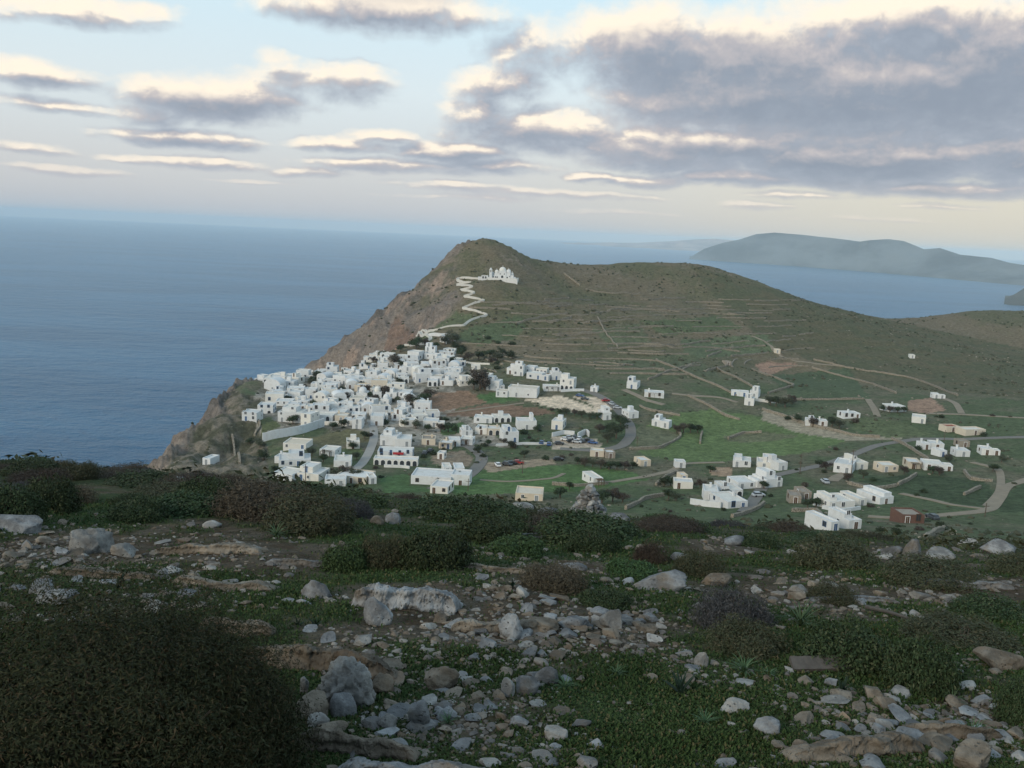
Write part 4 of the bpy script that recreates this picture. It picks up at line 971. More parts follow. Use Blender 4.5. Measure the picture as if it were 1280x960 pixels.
MTRACK = plain('dry_earth_track', (.26, .215, .16), .98, .3, .4)
MPAVE = plain('whitewashed_paving', (.62, .59, .54), .9, .15, .5)
def stone_mat(name, c0, c1, c2, sc):
    m, t, b = new_mat(name, .95, .1)
    pos = t.n('ShaderNodeNewGeometry').outputs['Position']
    v = t.vor(pos, sc, out=1); r_, g_, b_ = t.sep(v); e = t.vor(pos, sc, 'DISTANCE_TO_EDGE')
    col = t.mix(r_, c0, c1); col = t.mix(t.ss(e, .0, .08), c2, col)
    t.put(b.inputs['Base Color'], col); bump(t, b, e, .7, .1)
    return m
MDRY = stone_mat('dry_stone', (.24, .205, .16), (.36, .315, .25), (.06, .052, .04), 2.2)
ribbon('road', [(540, 612), (555, 607), (575, 601), (590, 591), (600, 580), (602, 571), (594, 563), (585, 558), (575, 557)], 4.6, MASPH, 'grey village road curving past the long white block')
ribbon('road', [(724, 487), (740, 491), (758, 500), (775, 515), (787, 531), (788, 545), (779, 556), (764, 561), (742, 563), (700, 561)], 4.6, MASPH, 'grey village road bending round the car park')
ribbon('road', [(440, 590), (452, 580), (461, 566), (467, 550), (467, 537), (463, 525)], 3.4, MCONC, 'pale concrete lane leading up into the old village')
ribbon('path', [(762, 603), (800, 597), (838, 589), (856, 580), (905, 578)], 2.6, MTRACK, 'narrow field track across the green field')
ribbon('road', [(930, 640), (960, 600), (985, 591), (1022, 583), (1060, 571), (1097, 557), (1120, 553), (1150, 549), (1210, 549), (1300, 546)], 3.8, MASPH, 'grey valley road along the foot of the right hillside')
ribbon('path', [(1085, 646), (1122, 648), (1172, 645), (1222, 640), (1238, 636), (1250, 622), (1261, 607), (1300, 594)], 3.2, MTRACK, 'pale dirt track from the shed to the right edge', tmin=100)
ribbon('path', [(1126, 617), (1160, 624), (1190, 631), (1236, 637)], 2.4, MTRACK, 'thin dirt track below the dark vineyards', tmin=100)
ribbon('path', [(1233, 633), (1249, 615), (1251, 598), (1246, 586), (1215, 578)], 2.4, MTRACK, 'dirt track up between the vineyards', tmin=100)
ribbon('path', [(1040, 602), (1046, 597), (1058, 592)], 4, MTRACK, 'sandy forecourt of the guesthouse', tmin=100)
ribbon('path', [(1180, 498), (1195, 505), (1202, 517)], 3, MTRACK, 'pale track climbing to the little farmhouse')
ribbon('path', [(1160, 517), (1200, 518), (1290, 523)], 3, MTRACK, 'level track on the right hillside')
ribbon('path', [(1085, 499), (1092, 510), (1097, 521)], 3, MTRACK, 'walled track beside the villa terrace')
ribbon('path', [(940, 420), (960, 430), (972, 441), (1000, 452), (1060, 459)], 2.2, MTRACK, 'thin track across the upper terraces')
ribbon('path', [(840, 492), (870, 495), (900, 497), (922, 503)], 2.6, MTRACK, 'earth track to the lone farm cluster')
ribbon('path', [(780, 487), (796, 494), (808, 500), (830, 506)], 3.5, MTRACK, 'earth drive below the long bungalow')
ribbon('path', [(600, 600), (640, 602), (690, 598), (705, 592)], 1.6, MTRACK, 'narrow earth bank across the green fields')
ribbon('path', [(552, 517), (600, 511), (645, 505), (655, 504)], 1.6, MTRACK, 'pale boundary strip between the ploughed fields')

# zigzag path up to the church
ZZ = [(500, 434), (511, 432), (529, 430), (539, 424), (521, 419.5), (535, 416), (544, 413.5), (580, 407.5), (589, 400), (609.5, 394), (577.5, 386), (606, 376), (579, 371.5), (594, 366.5), (575, 363), (591, 359), (571, 356), (589, 353), (570.5, 350), (575, 347), (606, 349)]
x, y, z = hits([p[0] for p in ZZ], [p[1] for p in ZZ], 300)
def zigzag():
    P = np.stack([x, y], 1); Q = []
    for i in range(len(P) - 1):
        m = max(2, int(np.hypot(*(P[i+1] - P[i])) / 1.5)); Q += [P[i] + (P[i+1] - P[i]) * k / m for k in range(m)]
    Q = np.array(Q + [P[-1]])
    for _ in range(2): Q[1:-1] = (Q[:-2] + Q[1:-1] * 2 + Q[2:]) / 4
    N = normals(Q); g = np.maximum.reduce([G(Q[:, 0] + N[:, 0] * o, Q[:, 1] + N[:, 1] * o) for o in (-1.0, 0, 1.0)]) 
    for _ in range(3): g[1:-1] = (g[:-2] + g[1:-1] * 2 + g[2:]) / 4
    prof = [(-1.0, -1.3), (-1.0, .65), (-.75, .65), (-.75, .12), (.75, .12), (.75, .65), (1.0, .65), (1.0, -1.3)]
    V = np.stack([np.stack([Q[:, 0] + N[:, 0] * o, Q[:, 1] + N[:, 1] * o, g + h], 1) for o, h in prof], 1).reshape(-1, 3)
    k = len(prof); i = np.arange(len(Q) * k).reshape(len(Q), k); F = np.stack([i[:-1, :-1], i[:-1, 1:], i[1:, 1:], i[1:, :-1]], -1).reshape(-1, 4)
    tag(obj('path', mesh_np('path', V, F, [whitewash('path_whitewash', (.70, .67, .61), (.45, .41, .35))])), 'white walled zigzag path climbing to the hilltop church', 'path', kind='structure')
zigzag()

# dry stone walls
ridx = [0]
def stone_wall(px_pts, where, h=1.0, th=.7, tmin=120, world=None, mat=MDRY, name='stone_wall', look='dry stone wall', group='dry stone walls', rough=.3):
    Q = smooth_line(px_pts, tmin, 1.5, world)
    if len(Q) < 3: return
    ridx[0] += 1
    o = obj(name, wall_mesh(name, Q, h, th, mat, rough, ridx[0] * 7.3)); tag(o, None, 'wall', group, 'thing')
    pq, _, _ = proj(Q[:, 0], Q[:, 1], G(Q[:, 0], Q[:, 1])); register(o, look, where, float(pq.mean()))
for w_, wh in (([(860, 495), (885, 507), (907, 520), (925, 525)], 'slanting across the top of the green field'), ([(820, 450), (855, 465), (890, 480), (920, 495)], 'running down to the lone farm cluster'),
    ([(810, 475), (830, 467), (855, 459), (875, 457)], 'curving above the stepped house'), ([(895, 460), (915, 470), (942, 485)], 'above the lone farm cluster'), ([(960, 492), (977, 487), (992, 482), (975, 475), (940, 462)], 'with a hooked end right of the farm cluster'),
    ([(787, 562), (825, 560), (850, 547), (848, 540)], 'round the corner of the green field'), ([(875, 555), (876, 546), (878, 541)], 'as a short stub in the green field'), ([(910, 549), (930, 542), (952, 541)], 'in the middle of the big green field'), ([(820, 607), (835, 595), (850, 590)], 'beside the field track'),
    ([(782, 637), (805, 625), (830, 620)], 'on the dark slope left of the hotel cluster'), ([(915, 647), (945, 637), (955, 630)], 'below the hotel cluster'), ([(690, 606), (720, 608), (760, 605)], 'behind the cairn'), ([(767, 431), (800, 430), (840, 435), (890, 435), (925, 440)], 'along the upper hillside terraces'),
    ([(1017, 450), (1060, 460), (1100, 466), (1135, 472), (1165, 482), (1197, 495)], 'longest on the right hillside'), ([(1015, 460), (1050, 470), (1090, 480), (1120, 492)], 'below the longest hillside wall'), ([(975, 500), (1035, 500), (1080, 499)], 'level above the broad stone terrace'), ([(1122, 607), (1135, 601), (1145, 594)], 'between the dark vineyards'),
    ([(1205, 619), (1225, 610)], 'inside the dark vineyard'), ([(1157, 675), (1168, 667), (1180, 662)], 'near the big boulders on the right'), ([(645, 405), (680, 396), (710, 392)], 'curving right of the zigzag path'), ([(665, 402), (695, 402), (715, 396)], 'below the curving wall near the zigzag'), ([(615, 382), (670, 381), (715, 380)], 'level with the zigzag bends'),
    ([(705, 342), (725, 357)], 'short and high on the hill'), ([(732, 362), (767, 367), (800, 367)], 'right of the high short wall'), ([(747, 397), (757, 415), (772, 435)], 'running straight downhill'), ([(757, 384), (800, 387), (850, 390)], 'across the high middle slope'), ([(695, 420), (730, 417), (757, 415), (800, 415)], 'across the middle of the hill'),
    ([(953, 512), (985, 522), (1010, 531), (1065, 544), (1100, 547)], 'bounding the broad stone terrace'), ([(1115, 549), (1130, 556), (1160, 575)], 'below the valley road'), ([(1205, 590), (1215, 600), (1240, 602)], 'at the vineyard corner'), ([(318, 545), (325, 530), (312, 522)], 'on the headland beside the hollow'), ([(290, 545), (293, 565), (300, 580)], 'along the headland path'),
    ([(800, 508), (815, 514), (850, 520)], 'on the bare earth below the bungalow'), ([(1060, 605), (1090, 612), (1120, 608)], 'behind the long white wall row'), ([(990, 640), (1020, 640), (1030, 650)], 'left of the nearest white pair')):
    stone_wall(w_, wh, h=1.0)
def contour_terraces():
    r = random.Random(3); used = []
    seeds = [(r.uniform(610, 1010), r.uniform(372, 468)) for _ in range(420)]
    X, Y, Z = hits([s[0] for s in seeds], [s[1] for s in seeds], 380)
    n = 0
    for x0, y0, z0 in zip(X, Y, Z):
        if np.isnan(x0) or n >= 90: continue
        if any((x0 - a) ** 2 + ((y0 - b) * 1.4) ** 2 < 13 ** 2 for a, b in used): continue
        L = r.uniform(18, 60); pts = []
        for sgn in (-1, 1):
            p = np.array([x0, y0]); half = []
            for k in range(int(L / 2 / 3)):
                e = 6.0; gx = (g1(p[0] + e, p[1]) - g1(p[0] - e, p[1])); gy = (g1(p[0], p[1] + e) - g1(p[0], p[1] - e)); tt = np.array([gy, -gx]); q = np.linalg.norm(tt)
                if q < .05: break
                tt /= q; tt = tt if tt[0] * sgn > 0 else -tt; p = p + tt * 3.0; half.append(p.copy())
            pts = half[::-1] + [np.array([x0, y0])] + pts if sgn < 0 else pts + half
        if len(pts) < 5: continue
        used += [(p[0], p[1]) for p in pts[::4]]
        px, py, _ = proj(x0, y0, z0); px = float(px); py = float(py)
        band = 'on the upper' if py < 402 else ('on the middle' if py < 436 else 'on the lower')
        side = 'slope right of the zigzag' if px < 720 else ('slope in mid hill' if px < 850 else 'slope at the hill shoulder')
        n += 1; stone_wall(None, f'{band} {side}', h=r.uniform(.5, 1.0), th=.7, rough=.5, world=pts, look='low stone terrace wall', group='stone terrace walls across the hill')
contour_terraces()
# white garden walls
for w_, wh, hh in (([(328, 552), (345, 548), (377, 542), (405, 533)], 'long and tall in front of the old village', 3.6), ([(405, 531), (430, 531), (440, 527)], 'stepped above the green garden plot', 1.6), ([(863, 630), (880, 633), (901, 635)], 'round the hotel forecourt', 1.8), ([(944, 501), (958, 503), (972, 504)], 'right of the lone farm cluster', 1.5),
    ([(536, 421), (551, 421), (558, 430)], 'left of the cemetery chapel', 2.2), ([(551, 421), (561, 421), (569, 428)], 'right of the cemetery chapel', 2.2), ([(512, 433), (530, 431), (545, 433)], 'at the zigzag path foot', 1.3), ([(701, 490), (716, 489), (730, 489)], 'round the biggest hillside house', 1.3),
    ([(1100, 512), (1115, 515), (1133, 514)], 'in front of the villa', 1.0), ([(620, 558), (650, 556), (690, 556)], 'low and pale below the terrace row', 1.0), ([(690, 546), (705, 543), (718, 544)], 'at the car park top', 1.8), ([(722, 548), (732, 543), (736, 546)], 'of the car park shed', 2.4),
    ([(480, 584), (505, 585), (512, 586)], 'along the arcade garden', 1.0), ([(560, 470), (580, 471), (592, 474)], 'below the scrub of the upper village', 1.2), ([(575, 452), (590, 455), (612, 456)], 'in the scrub above the field', 1.0), ([(1028, 636), (1050, 640), (1075, 637)], 'at the foot of the long white row', 1.0)):
    stone_wall(w_, wh, h=hh, th=.4, mat=MW, name='garden_wall', look='white garden wall', group='white garden walls', rough=.04)

# ------------------------------------------------------------------ the church on the hill
def church():
    X, Y, Z = hit1(627, 351, 400); s = Y / FPX
    o = thing('church', 'white hilltop church with domes, bell tower and terrace', 'church', (X, Y, Z - .6), R(-4)); o.scale = (.92, .92, .86)
    mb = MB(); block(mb, -11.5, 0, 13, 15, -6, 3.2, .7, .4); mb.build('terrace_wall', MW, o)
    pb = MB(); pb.box(-11, .5, 2.2, 12.5, 14.5, 2.45); pb.build('terrace', MROOF, o)
    z0 = 2.4
    body = MB()
    for (x0, x1, y0, y1, h) in ((-3.2, 3.2, 4, 13, 6.0), (-6.6, -3.15, 4.6, 12, 4.6), (3.15, 6.8, 4.4, 12.4, 5.2), (6.75, 9.2, 5, 12, 3.4), (-10.0, -6.55, 5.2, 11, 3.0)): block(body, x0, y0, x1, y1, z0 - .4, z0 + h, .3, .3)
    n = 10
    for (cx, w, y0, y1, zb) in ((0, 3.3, 3.9, 13.1, z0 + 5.7), (-4.9, 1.8, 4.5, 12.1, z0 + 4.3), (5.0, 1.9, 4.3, 12.5, z0 + 4.9)):
        a = [(cx - w * math.cos(math.pi*i/n), zb + w * .5 * math.sin(math.pi*i/n)) for i in range(n+1)]
        body.add([(p, y0, q) for p, q in a] + [(p, y1, q) for p, q in a], [(i, i+1, n+2+i, n+1+i) for i in range(n)] + [tuple(range(n+1))[::-1], tuple(n+1+i for i in range(n+1))])
    body.box(9.1, 6, z0 - .4, 10.8, 10, z0 + 1.8)
    body.build('wall', MW, o)
    for (cx, cyy, rr, zb) in ((0, 7, 2.9, z0 + 6.4), (-4.9, 7, 1.75, z0 + 4.9), (5.0, 7, 1.95, z0 + 5.5), (-8.3, 7.5, 1.2, z0 + 3.2), (8.0, 7.5, 1.1, z0 + 3.6)):
        db = MB(); db.lathe([(rr, zb - .6), (rr, zb + .7), (rr * 1.07, zb + .72), (rr * 1.07, zb + .9)] + [(rr * math.cos(t), zb + .9 + rr * math.sin(t)) for t in np.linspace(.05, 1.45, 8)] + [(.04, zb + .9 + rr)], 20, (cx, cyy))
        d = db.build('dome', MW, o); kb = MB(); kb.box(cx - .07, cyy - .07, zb + .8 + rr, cx + .07, cyy + .07, zb + rr + 2.1); kb.box(cx - .4, cyy - .06, zb + rr + 1.5, cx + .4, cyy + .06, zb + rr + 1.65); kb.build('cross', MW, d)
    tb = MB(); tx, ty = -9.6, 4.0; tb.box(tx - 1.1, ty - 1.1, z0 - .5, tx + 1.1, ty + 1.1, z0 + 5.2)
    for sx in (-1, 1):
        for sy in (-1, 1): tb.box(tx + sx * .72 - .36, ty + sy * .72 - .36, z0 + 5.2, tx + sx * .72 + .36, ty + sy * .72 + .36, z0 + 7.2)
    tb.box(tx - 1.2, ty - 1.2, z0 + 7.2, tx + 1.2, ty + 1.2, z0 + 7.6)
    tb.lathe([(1.05, z0 + 7.6), (.8, z0 + 8.4), (.35, z0 + 9.0), (.05, z0 + 9.3)], 12, (tx, ty)); t_ = tb.build('bell_tower', MW, o)
    bb = MB(); bb.lathe([(.35, z0 + 5.9), (.28, z0 + 6.2), (.2, z0 + 6.6), (.06, z0 + 6.8)], 10, (tx, ty)); bb.build('bell', MBROWN, t_)
    for (xx, yy, sc) in ((-5.6, 4.58, .8), (-4.2, 4.58, .8), (-8.9, 5.18, .7), (-7.6, 5.18, .7), (0, 3.98, 1.25), (4.2, 4.38, .8)):
        q = obj('archway', ARCHM, o, (xx, yy, z0 + .05)); q.scale = (sc, 1, sc)
    for (xx, yy, zz) in ((-1.7, 3.98, z0 + 3.6), (1.7, 3.98, z0 + 3.6), (6.0, 4.38, z0 + 1.6)): q = obj('window', WINM['white'], o, (xx, yy, zz)); q.scale = (.7, 1, .9)
    wb = MB(); block(wb, -17, 1.5, -11.6, 6, -4, 4.6, .3, .3); block(wb, -20, 2.5, -16.9, 6, -4, 3.2, .3, .3); wg = wb.build('gatehouse_wing', MW, o)
    for xx in (-15.6, -13.4): q = obj('archway', ARCHM, wg, (xx, 1.48, 2.0)); q.scale = (.9, 1, .9)
church()
place(967, 976, 437, 442, depth=5, yaw=R(-10), look='tiny reddish white field hut', where='high on the hill terraces', chim=False, wall=MCREAM)
place(905, 915, 450, 457, depth=5, yaw=R(12), look='roofless looking stone farm ruin', where='on the terraces below the field hut', wall=MSTONE, roofm=MSTONE, chim=False, paint='brown')
place(1137, 1144, 443, 448, depth=5, yaw=R(-8), look='tiny pale farm hut', where='alone on the bare right hillside', chim=False)

# ------------------------------------------------------------------ trees and shrubs of the valley
def leaf_cloud(n, blobs, size, seed, sub=.35, flat=False):
    """n small leaf faces spread through overlapping lumps; blobs: (x, y, z, rx, ry, rz)"""
    g = np.random.default_rng(seed); vol = np.array([b[3] * b[4] * b[5] for b in blobs]) ** .8; k = g.choice(len(blobs), n, p=vol / vol.sum())
    B = np.array(blobs)[k]
    d = g.normal(size=(n, 3)); d /= np.linalg.norm(d, axis=1, keepdims=True)
    rr = 1 - sub * g.random(n) ** 1.6
    lump = 1 + .34 * fbm3(d[:, 0] * 2.6 + k, d[:, 1] * 2.6, d[:, 2] * 2.6, 4, seed); rr = rr + .16 * (g.random(n) < .07) * g.random(n)
    P = B[:, :3] + d * B[:, 3:] * (rr * lump)[:, None]
    nrm = d + g.normal(size=(n, 3)) * .7; nrm /= np.linalg.norm(nrm, axis=1, keepdims=True)
    a = np.cross(nrm, g.normal(size=(n, 3))); a /= np.linalg.norm(a, axis=1, keepdims=True); b = np.cross(nrm, a)
    s = size * (.6 + .8 * g.random(n))[:, None]
    V = np.stack([P + a * s, P + b * s * .45, P - a * s, P - b * s * .45], 1).reshape(-1, 3)
    return V, np.arange(n * 4).reshape(n, 4)
def leaf_mat(name, c0, c1, c2=None):
    m, t, b = new_mat(name, .75, .2)
    ri = t.n('ShaderNodeNewGeometry').outputs['Random Per Island']; oi = t.n('ShaderNodeObjectInfo').outputs['Random']
    col = t.mix(ri, c0, c1)
    if c2: col = t.mix(t.m('MULTIPLY', t.ss(ri, .80, .92), .8), col, c2)
    h = t.n('ShaderNodeHueSaturation'); t.put(h.inputs['Hue'], t.m('MULTIPLY_ADD', oi, .04, .48)); t.put(h.inputs['Value'], t.m('MULTIPLY_ADD', oi, .5, .75)); t.put(h.inputs['Color'], col)
    t.put(b.inputs['Base Color'], h.outputs[0])
    return m
MBARK = plain('grey_bark', (.11, .085, .065), .95, .3, 6)
MLEAF = [leaf_mat('dark_leaves', (.022, .036, .018), (.050, .070, .032)), leaf_mat('olive_leaves', (.050, .060, .036), (.085, .095, .060)), leaf_mat('brown_twigs', (.055, .045, .036), (.10, .08, .062))]
TREES = []
for k in range(4):
    g = random.Random(k + 60); bl = [(0, 0, 2.5, 1.5, 1.5, 1.1)] + [(g.uniform(-1.2, 1.2), g.uniform(-1.2, 1.2), g.uniform(1.8, 3.3), g.uniform(.7, 1.1), g.uniform(.7, 1.1), g.uniform(.55, .9)) for _ in range(6)]
    V, F = leaf_cloud(1500, bl, .17, 100 + k, .8); cm = mesh_np('crown', V, F, [MLEAF[(0, 0, 1, 2)[k]]])
    tb = MB(); tb.tube([(0, 0, -1), (.05, 0, .8), (-.05, .1, 1.6), (.0, .05, 2.3)], .2, .09, 7)
    for q in range(4): an = q * 1.6 + g.random(); tb.tube([(0, .05, 1.3), (.4 * math.cos(an), .4 * math.sin(an), 1.9), (1.0 * math.cos(an), 1.0 * math.sin(an), 2.5)], .09, .03, 5)
    TREES.append((cm, tb.mesh('trunk', [MBARK])))
SHRUBS = []
for k in range(3):
    g = random.Random(k + 80); bl = [(0, 0, .5, 1.0, 1.0, .7)] + [(g.uniform(-.7, .7), g.uniform(-.7, .7), g.uniform(.3, .7), .5, .5, .45) for _ in range(4)]
    V, F = leaf_cloud(700, bl, .13, 140 + k, .7); SHRUBS.append(mesh_np('shrub', V, F, [MLEAF[(0, 0, 2)[k]]]))
LM = [((492, 455), 'on the upper cliff spur'), ((482, 492), 'beside the domes'), ((525, 503), 'left of the ploughed field'), ((600, 480), 'at the upper corner of the ploughed field'), ((610, 440), 'on the scrub slope above the village'), ((555, 428), 'near the cemetery chapel'), ((725, 515), 'below the sandy field'), ((768, 542), 'inside the road bend'),
      ((760, 580), 'in the dark hedge by the road'), ((645, 562), 'below the terrace row'), ((858, 537), 'on the edge of the green field'), ((340, 580), 'at the village front left'), ((430, 590), 'near the foot of the lane'), ((440, 550), 'along the lane'), ((560, 600), 'by the long white block'), ((395, 510), 'amid the old village'), ((975, 505), 'beside the lone farm cluster'),
      ((1035, 530), 'on the broad stone terrace'), ((1115, 510), 'in the villa garden'), ((840, 605), 'left of the hotel cluster'), ((940, 605), 'inside the hotel cluster'), ((1060, 597), 'by the guesthouse'), ((1165, 588), 'among the vineyards'), ((1020, 630), 'near the grey stone house'), ((1120, 660), 'around the brown shed'), ((750, 618), 'behind the cairn'), ((1240, 580), 'at the right edge of the valley')]
def nearest(px, py): return min(LM, key=lambda q: (q[0][0] - px) ** 2 + ((q[0][1] - py) * 1.6) ** 2)[1]
def tree(px, py, hpx, kind=None, tmin=150, r=random.Random(9)):
    X, Y, Z = hit1(px, py, tmin); h = hpx * 1.25 * Y / FPX; k = r.randrange(4) if kind is None else kind
    if h < 2.4: return shrub(px, py, hpx * 1.5, tmin)
    t = thing('tree', None, 'tree', (X, Y, Z - .2), r.uniform(0, 6), 'trees between the houses and fields')
    s = h / 3.7; t.scale = (s * r.uniform(1.15, 1.6), s * r.uniform(1.1, 1.5), s)
    obj('trunk', TREES[k][1], t); obj('crown', TREES[k][0], t)
    register(t, ('dark green tree', 'dense dark tree', 'olive grey tree', 'brownish bare tree')[k], nearest(px, py), px)
def shrub(px, py, wpx, tmin=150, r=random.Random(10)):
    X, Y, Z = hit1(px, py, tmin); k = r.choice((0, 0, 1, 1, 2)); s = wpx * Y / FPX / 2
    o = obj('shrub', SHRUBS[k], None, (X, Y, Z - .1), r.uniform(0, 6), (s, s, s * r.uniform(.7, 1.1))); tag(o, None, 'shrub', 'shrubs between the houses and fields')
    register(o, ('round dark shrub', 'dense green shrub', 'brownish shrub')[k], nearest(px, py), px)
for t_ in ((492, 458, 12), (503, 460, 8), (458, 492, 9, 3), (482, 495, 10), (512, 506, 11), (520, 508, 11), (528, 505, 12), (536, 500, 11), (600, 487, 20), (592, 487, 14), (606, 488, 12), (562, 456, 9), (576, 447, 11), (520, 436, 12), (531, 434, 9), (545, 437, 8), (500, 440, 8), (566, 430, 12), (556, 431, 9),
           (585, 452, 9), (598, 450, 10), (612, 447, 9), (622, 452, 10), (628, 444, 8), (640, 449, 9), (570, 438, 9), (690, 513, 5), (700, 518, 7), (708, 519, 8), (718, 520, 7), (727, 522, 8), (737, 523, 7), (746, 524, 8), (755, 521, 6), (776, 533, 13), (770, 548, 16), (759, 553, 12), (763, 541, 11), (749, 541, 9), (640, 560, 8), (655, 572, 9), (598, 566, 8),
           (722, 580, 8), (731, 583, 9), (741, 584, 9), (751, 586, 10), (761, 587, 10), (771, 587, 10), (781, 587, 9), (791, 586, 9), (846, 541, 8), (854, 541, 10), (863, 541, 11), (872, 541, 9), (330, 575, 11), (343, 592, 10), (421, 598, 11), (430, 598, 13), (446, 600, 12), (404, 578, 10), (441, 561, 9), (456, 549, 9), (446, 575, 9), (573, 602, 12), (548, 606, 8),
           (430, 535, 10), (416, 537, 9), (376, 528, 9), (366, 530, 10), (421, 506, 9), (432, 500, 8, 3), (400, 498, 8), (470, 503, 8), (970, 508, 11), (963, 506, 9), (981, 509, 11), (990, 505, 9), (1040, 534, 11), (1049, 536, 10), (1016, 533, 9), (998, 527, 8), (1104, 514, 7), (1112, 516, 7), (1122, 516, 7), (1130, 516, 7), (830, 608, 11), (838, 607, 10), (875, 610, 9), (908, 622, 10),
           (955, 611, 9), (888, 590, 8), (1166, 592, 9), (1174, 594, 9), (1130, 592, 8), (1060, 602, 9), (1079, 598, 9), (1032, 588, 9), (1020, 634, 11), (1009, 635, 10), (1028, 630, 9), (1186, 579, 8), (1241, 589, 9), (1252, 578, 8), (1121, 668, 10), (1101, 664, 10), (1149, 663, 9), (1176, 660, 10), (766, 627, 14), (752, 629, 15), (778, 628, 10), (700, 622, 12), (712, 612, 9), (836, 624, 12), (845, 626, 9),
           (560, 540, 10), (551, 540, 9), (570, 541, 8), (505, 533, 8), (520, 536, 9), (535, 540, 9), (610, 557, 7), (630, 556, 7), (672, 540, 8), (640, 542, 7), (448, 530, 9), (390, 570, 9), (378, 585, 8), (325, 560, 9), (312, 555, 7)):
    tree(*t_)
for k_, (gp, gq) in enumerate(GAPS):
    if k_ % 2: tree(gp, gq, 7)
    else: shrub(gp, gq, 9)
rs_ = random.Random(21)
for _ in range(80):
    p, q = rs_.choice([(rs_.uniform(560, 660), rs_.uniform(422, 462)), (rs_.uniform(780, 1240), rs_.uniform(590, 660)), (rs_.uniform(600, 760), rs_.uniform(536, 580)), (rs_.uniform(330, 560), rs_.uniform(520, 600)), (rs_.uniform(960, 1250), rs_.uniform(500, 600))])
    shrub(p, q, rs_.uniform(6, 12), 130)

# scrub and stones scattered over the far slopes: more than anyone could count
def scatter_far():
    g = np.random.default_rng(4)
    bm = bmesh.new(); bmesh.ops.create_icosphere(bm, subdivisions=1, radius=1); bm.verts.ensure_lookup_table()
    V0 = np.array([v.co[:] for v in bm.verts]); F0 = np.array([[v.index for v in f.verts] for f in bm.faces]); bm.free()
    def make(name, X, Y, rr, zs, mat, label, cat, jit):
        n = len(X); Z = G(X, Y)
        V = V0[None] * (1 + jit * g.normal(size=(n, len(V0), 1))) * (rr[:, None, None]) * np.stack([1 + .3 * g.random(n), 1 + .3 * g.random(n), zs * (.7 + .6 * g.random(n))], 1)[:, None, :]
        V = V + np.stack([X, Y, Z + rr * zs * .3], 1)[:, None, :]
        F = F0[None] + (np.arange(n) * len(V0))[:, None, None]
        tag(obj(name, mesh_np(name, V.reshape(-1, 3), F.reshape(-1, 3), [mat])), label, cat, kind='stuff')
    n = 62000; X = g.uniform(-200, 820, n); Y = 105 + 910 * g.random(n) ** 1.2
    px, py, _ = proj(X, Y, G(X, Y)); nz = fbm2(X / 45, Y / 45, 4, 66)
    clear = np.zeros(n, bool)
    for poly, c in FIELDS[:22]: clear |= inpoly(px, py, poly)
    for poly in CORE: clear |= inpoly(px, py, poly)
    nz2 = fbm2(X / 14, Y / 14, 3, 67)
    k = (G(X, Y) > 60) & ~clear & (g.random(n) < .06 + .9 * np.maximum(sstep(nz + nz2 * .8, -.05, .45), .75 * (Y < 110))) & ((px > 150) | (Y < 120)) & (px < 1350) & ~((px < 330) & (py < 490) & (Y > 130))
    for fx, fy, fr in FOOT: k &= ~((np.abs(X - fx) < fr + 1.2) & (np.abs(Y - fy) < fr + 2))
    rr = .22 + .75 * g.random(n) ** 2.2; rr = rr * (1 + .25 * (Y > 450))
    rocky = inpoly(px, py, [(185, 592), (285, 485), (330, 500), (320, 530), (335, 605)]) & (Y < 530)
    sel = k & (g.random(n) < np.where(rocky, .4, .70))
    make('scrub', X[sel], Y[sel], rr[sel], .75, leaf_mat('far_scrub', (.034, .044, .022), (.072, .066, .042)), 'low dark scrub dotted over the far slopes', 'scrub', .2)
    # leafy undergrowth on the drop just beyond the crest
    vs = []; nq = 70; base = [leaf_cloud(nq, [(0, 0, .25, 1, 1, .75), (.5, .3, .2, .6, .6, .5)], .17, 900 + q, .7)[0] for q in range(6)]
    m_ = 2600; yy = 29 + 95 * g.random(m_) ** 1.1; xx = g.uniform(-.82, .85, m_) * yy; zz = G(xx, yy); nn = fbm2(xx / 6, yy / 6, 3, 71); up_, _, _ = proj(xx, yy, zz); nn = np.where(((up_ > 1018) & (up_ < 1100)) | ((up_ > 700) & (up_ < 772) & (yy < 60)), -1, nn)   # bare ground there
    for x_, y_, z_, q_ in zip(xx, yy, zz, nn):
        if q_ < -.22: continue
        s_ = g.uniform(.3, .75) * (1 + .004 * y_); vs.append(base[g.integers(6)] * np.array([s_ * 1.2, s_ * 1.2, s_ * .8]) + np.array([x_, y_, z_]))
    V_ = np.concatenate(vs); tag(obj('undergrowth', mesh_np('undergrowth', V_, np.arange(len(V_)).reshape(-1, 4), [leaf_mat('undergrowth_leaves', (.026, .036, .016), (.066, .068, .036), (.085, .068, .046))])), 'low dark undergrowth on the drop beyond the crest', 'undergrowth', kind='stuff')
    sel = k & ~sel
    make('rubble', X[sel], Y[sel], rr[sel] * .62, .6, MDRY, 'pale stones strewn over the far slopes', 'stones', .22)
scatter_far()

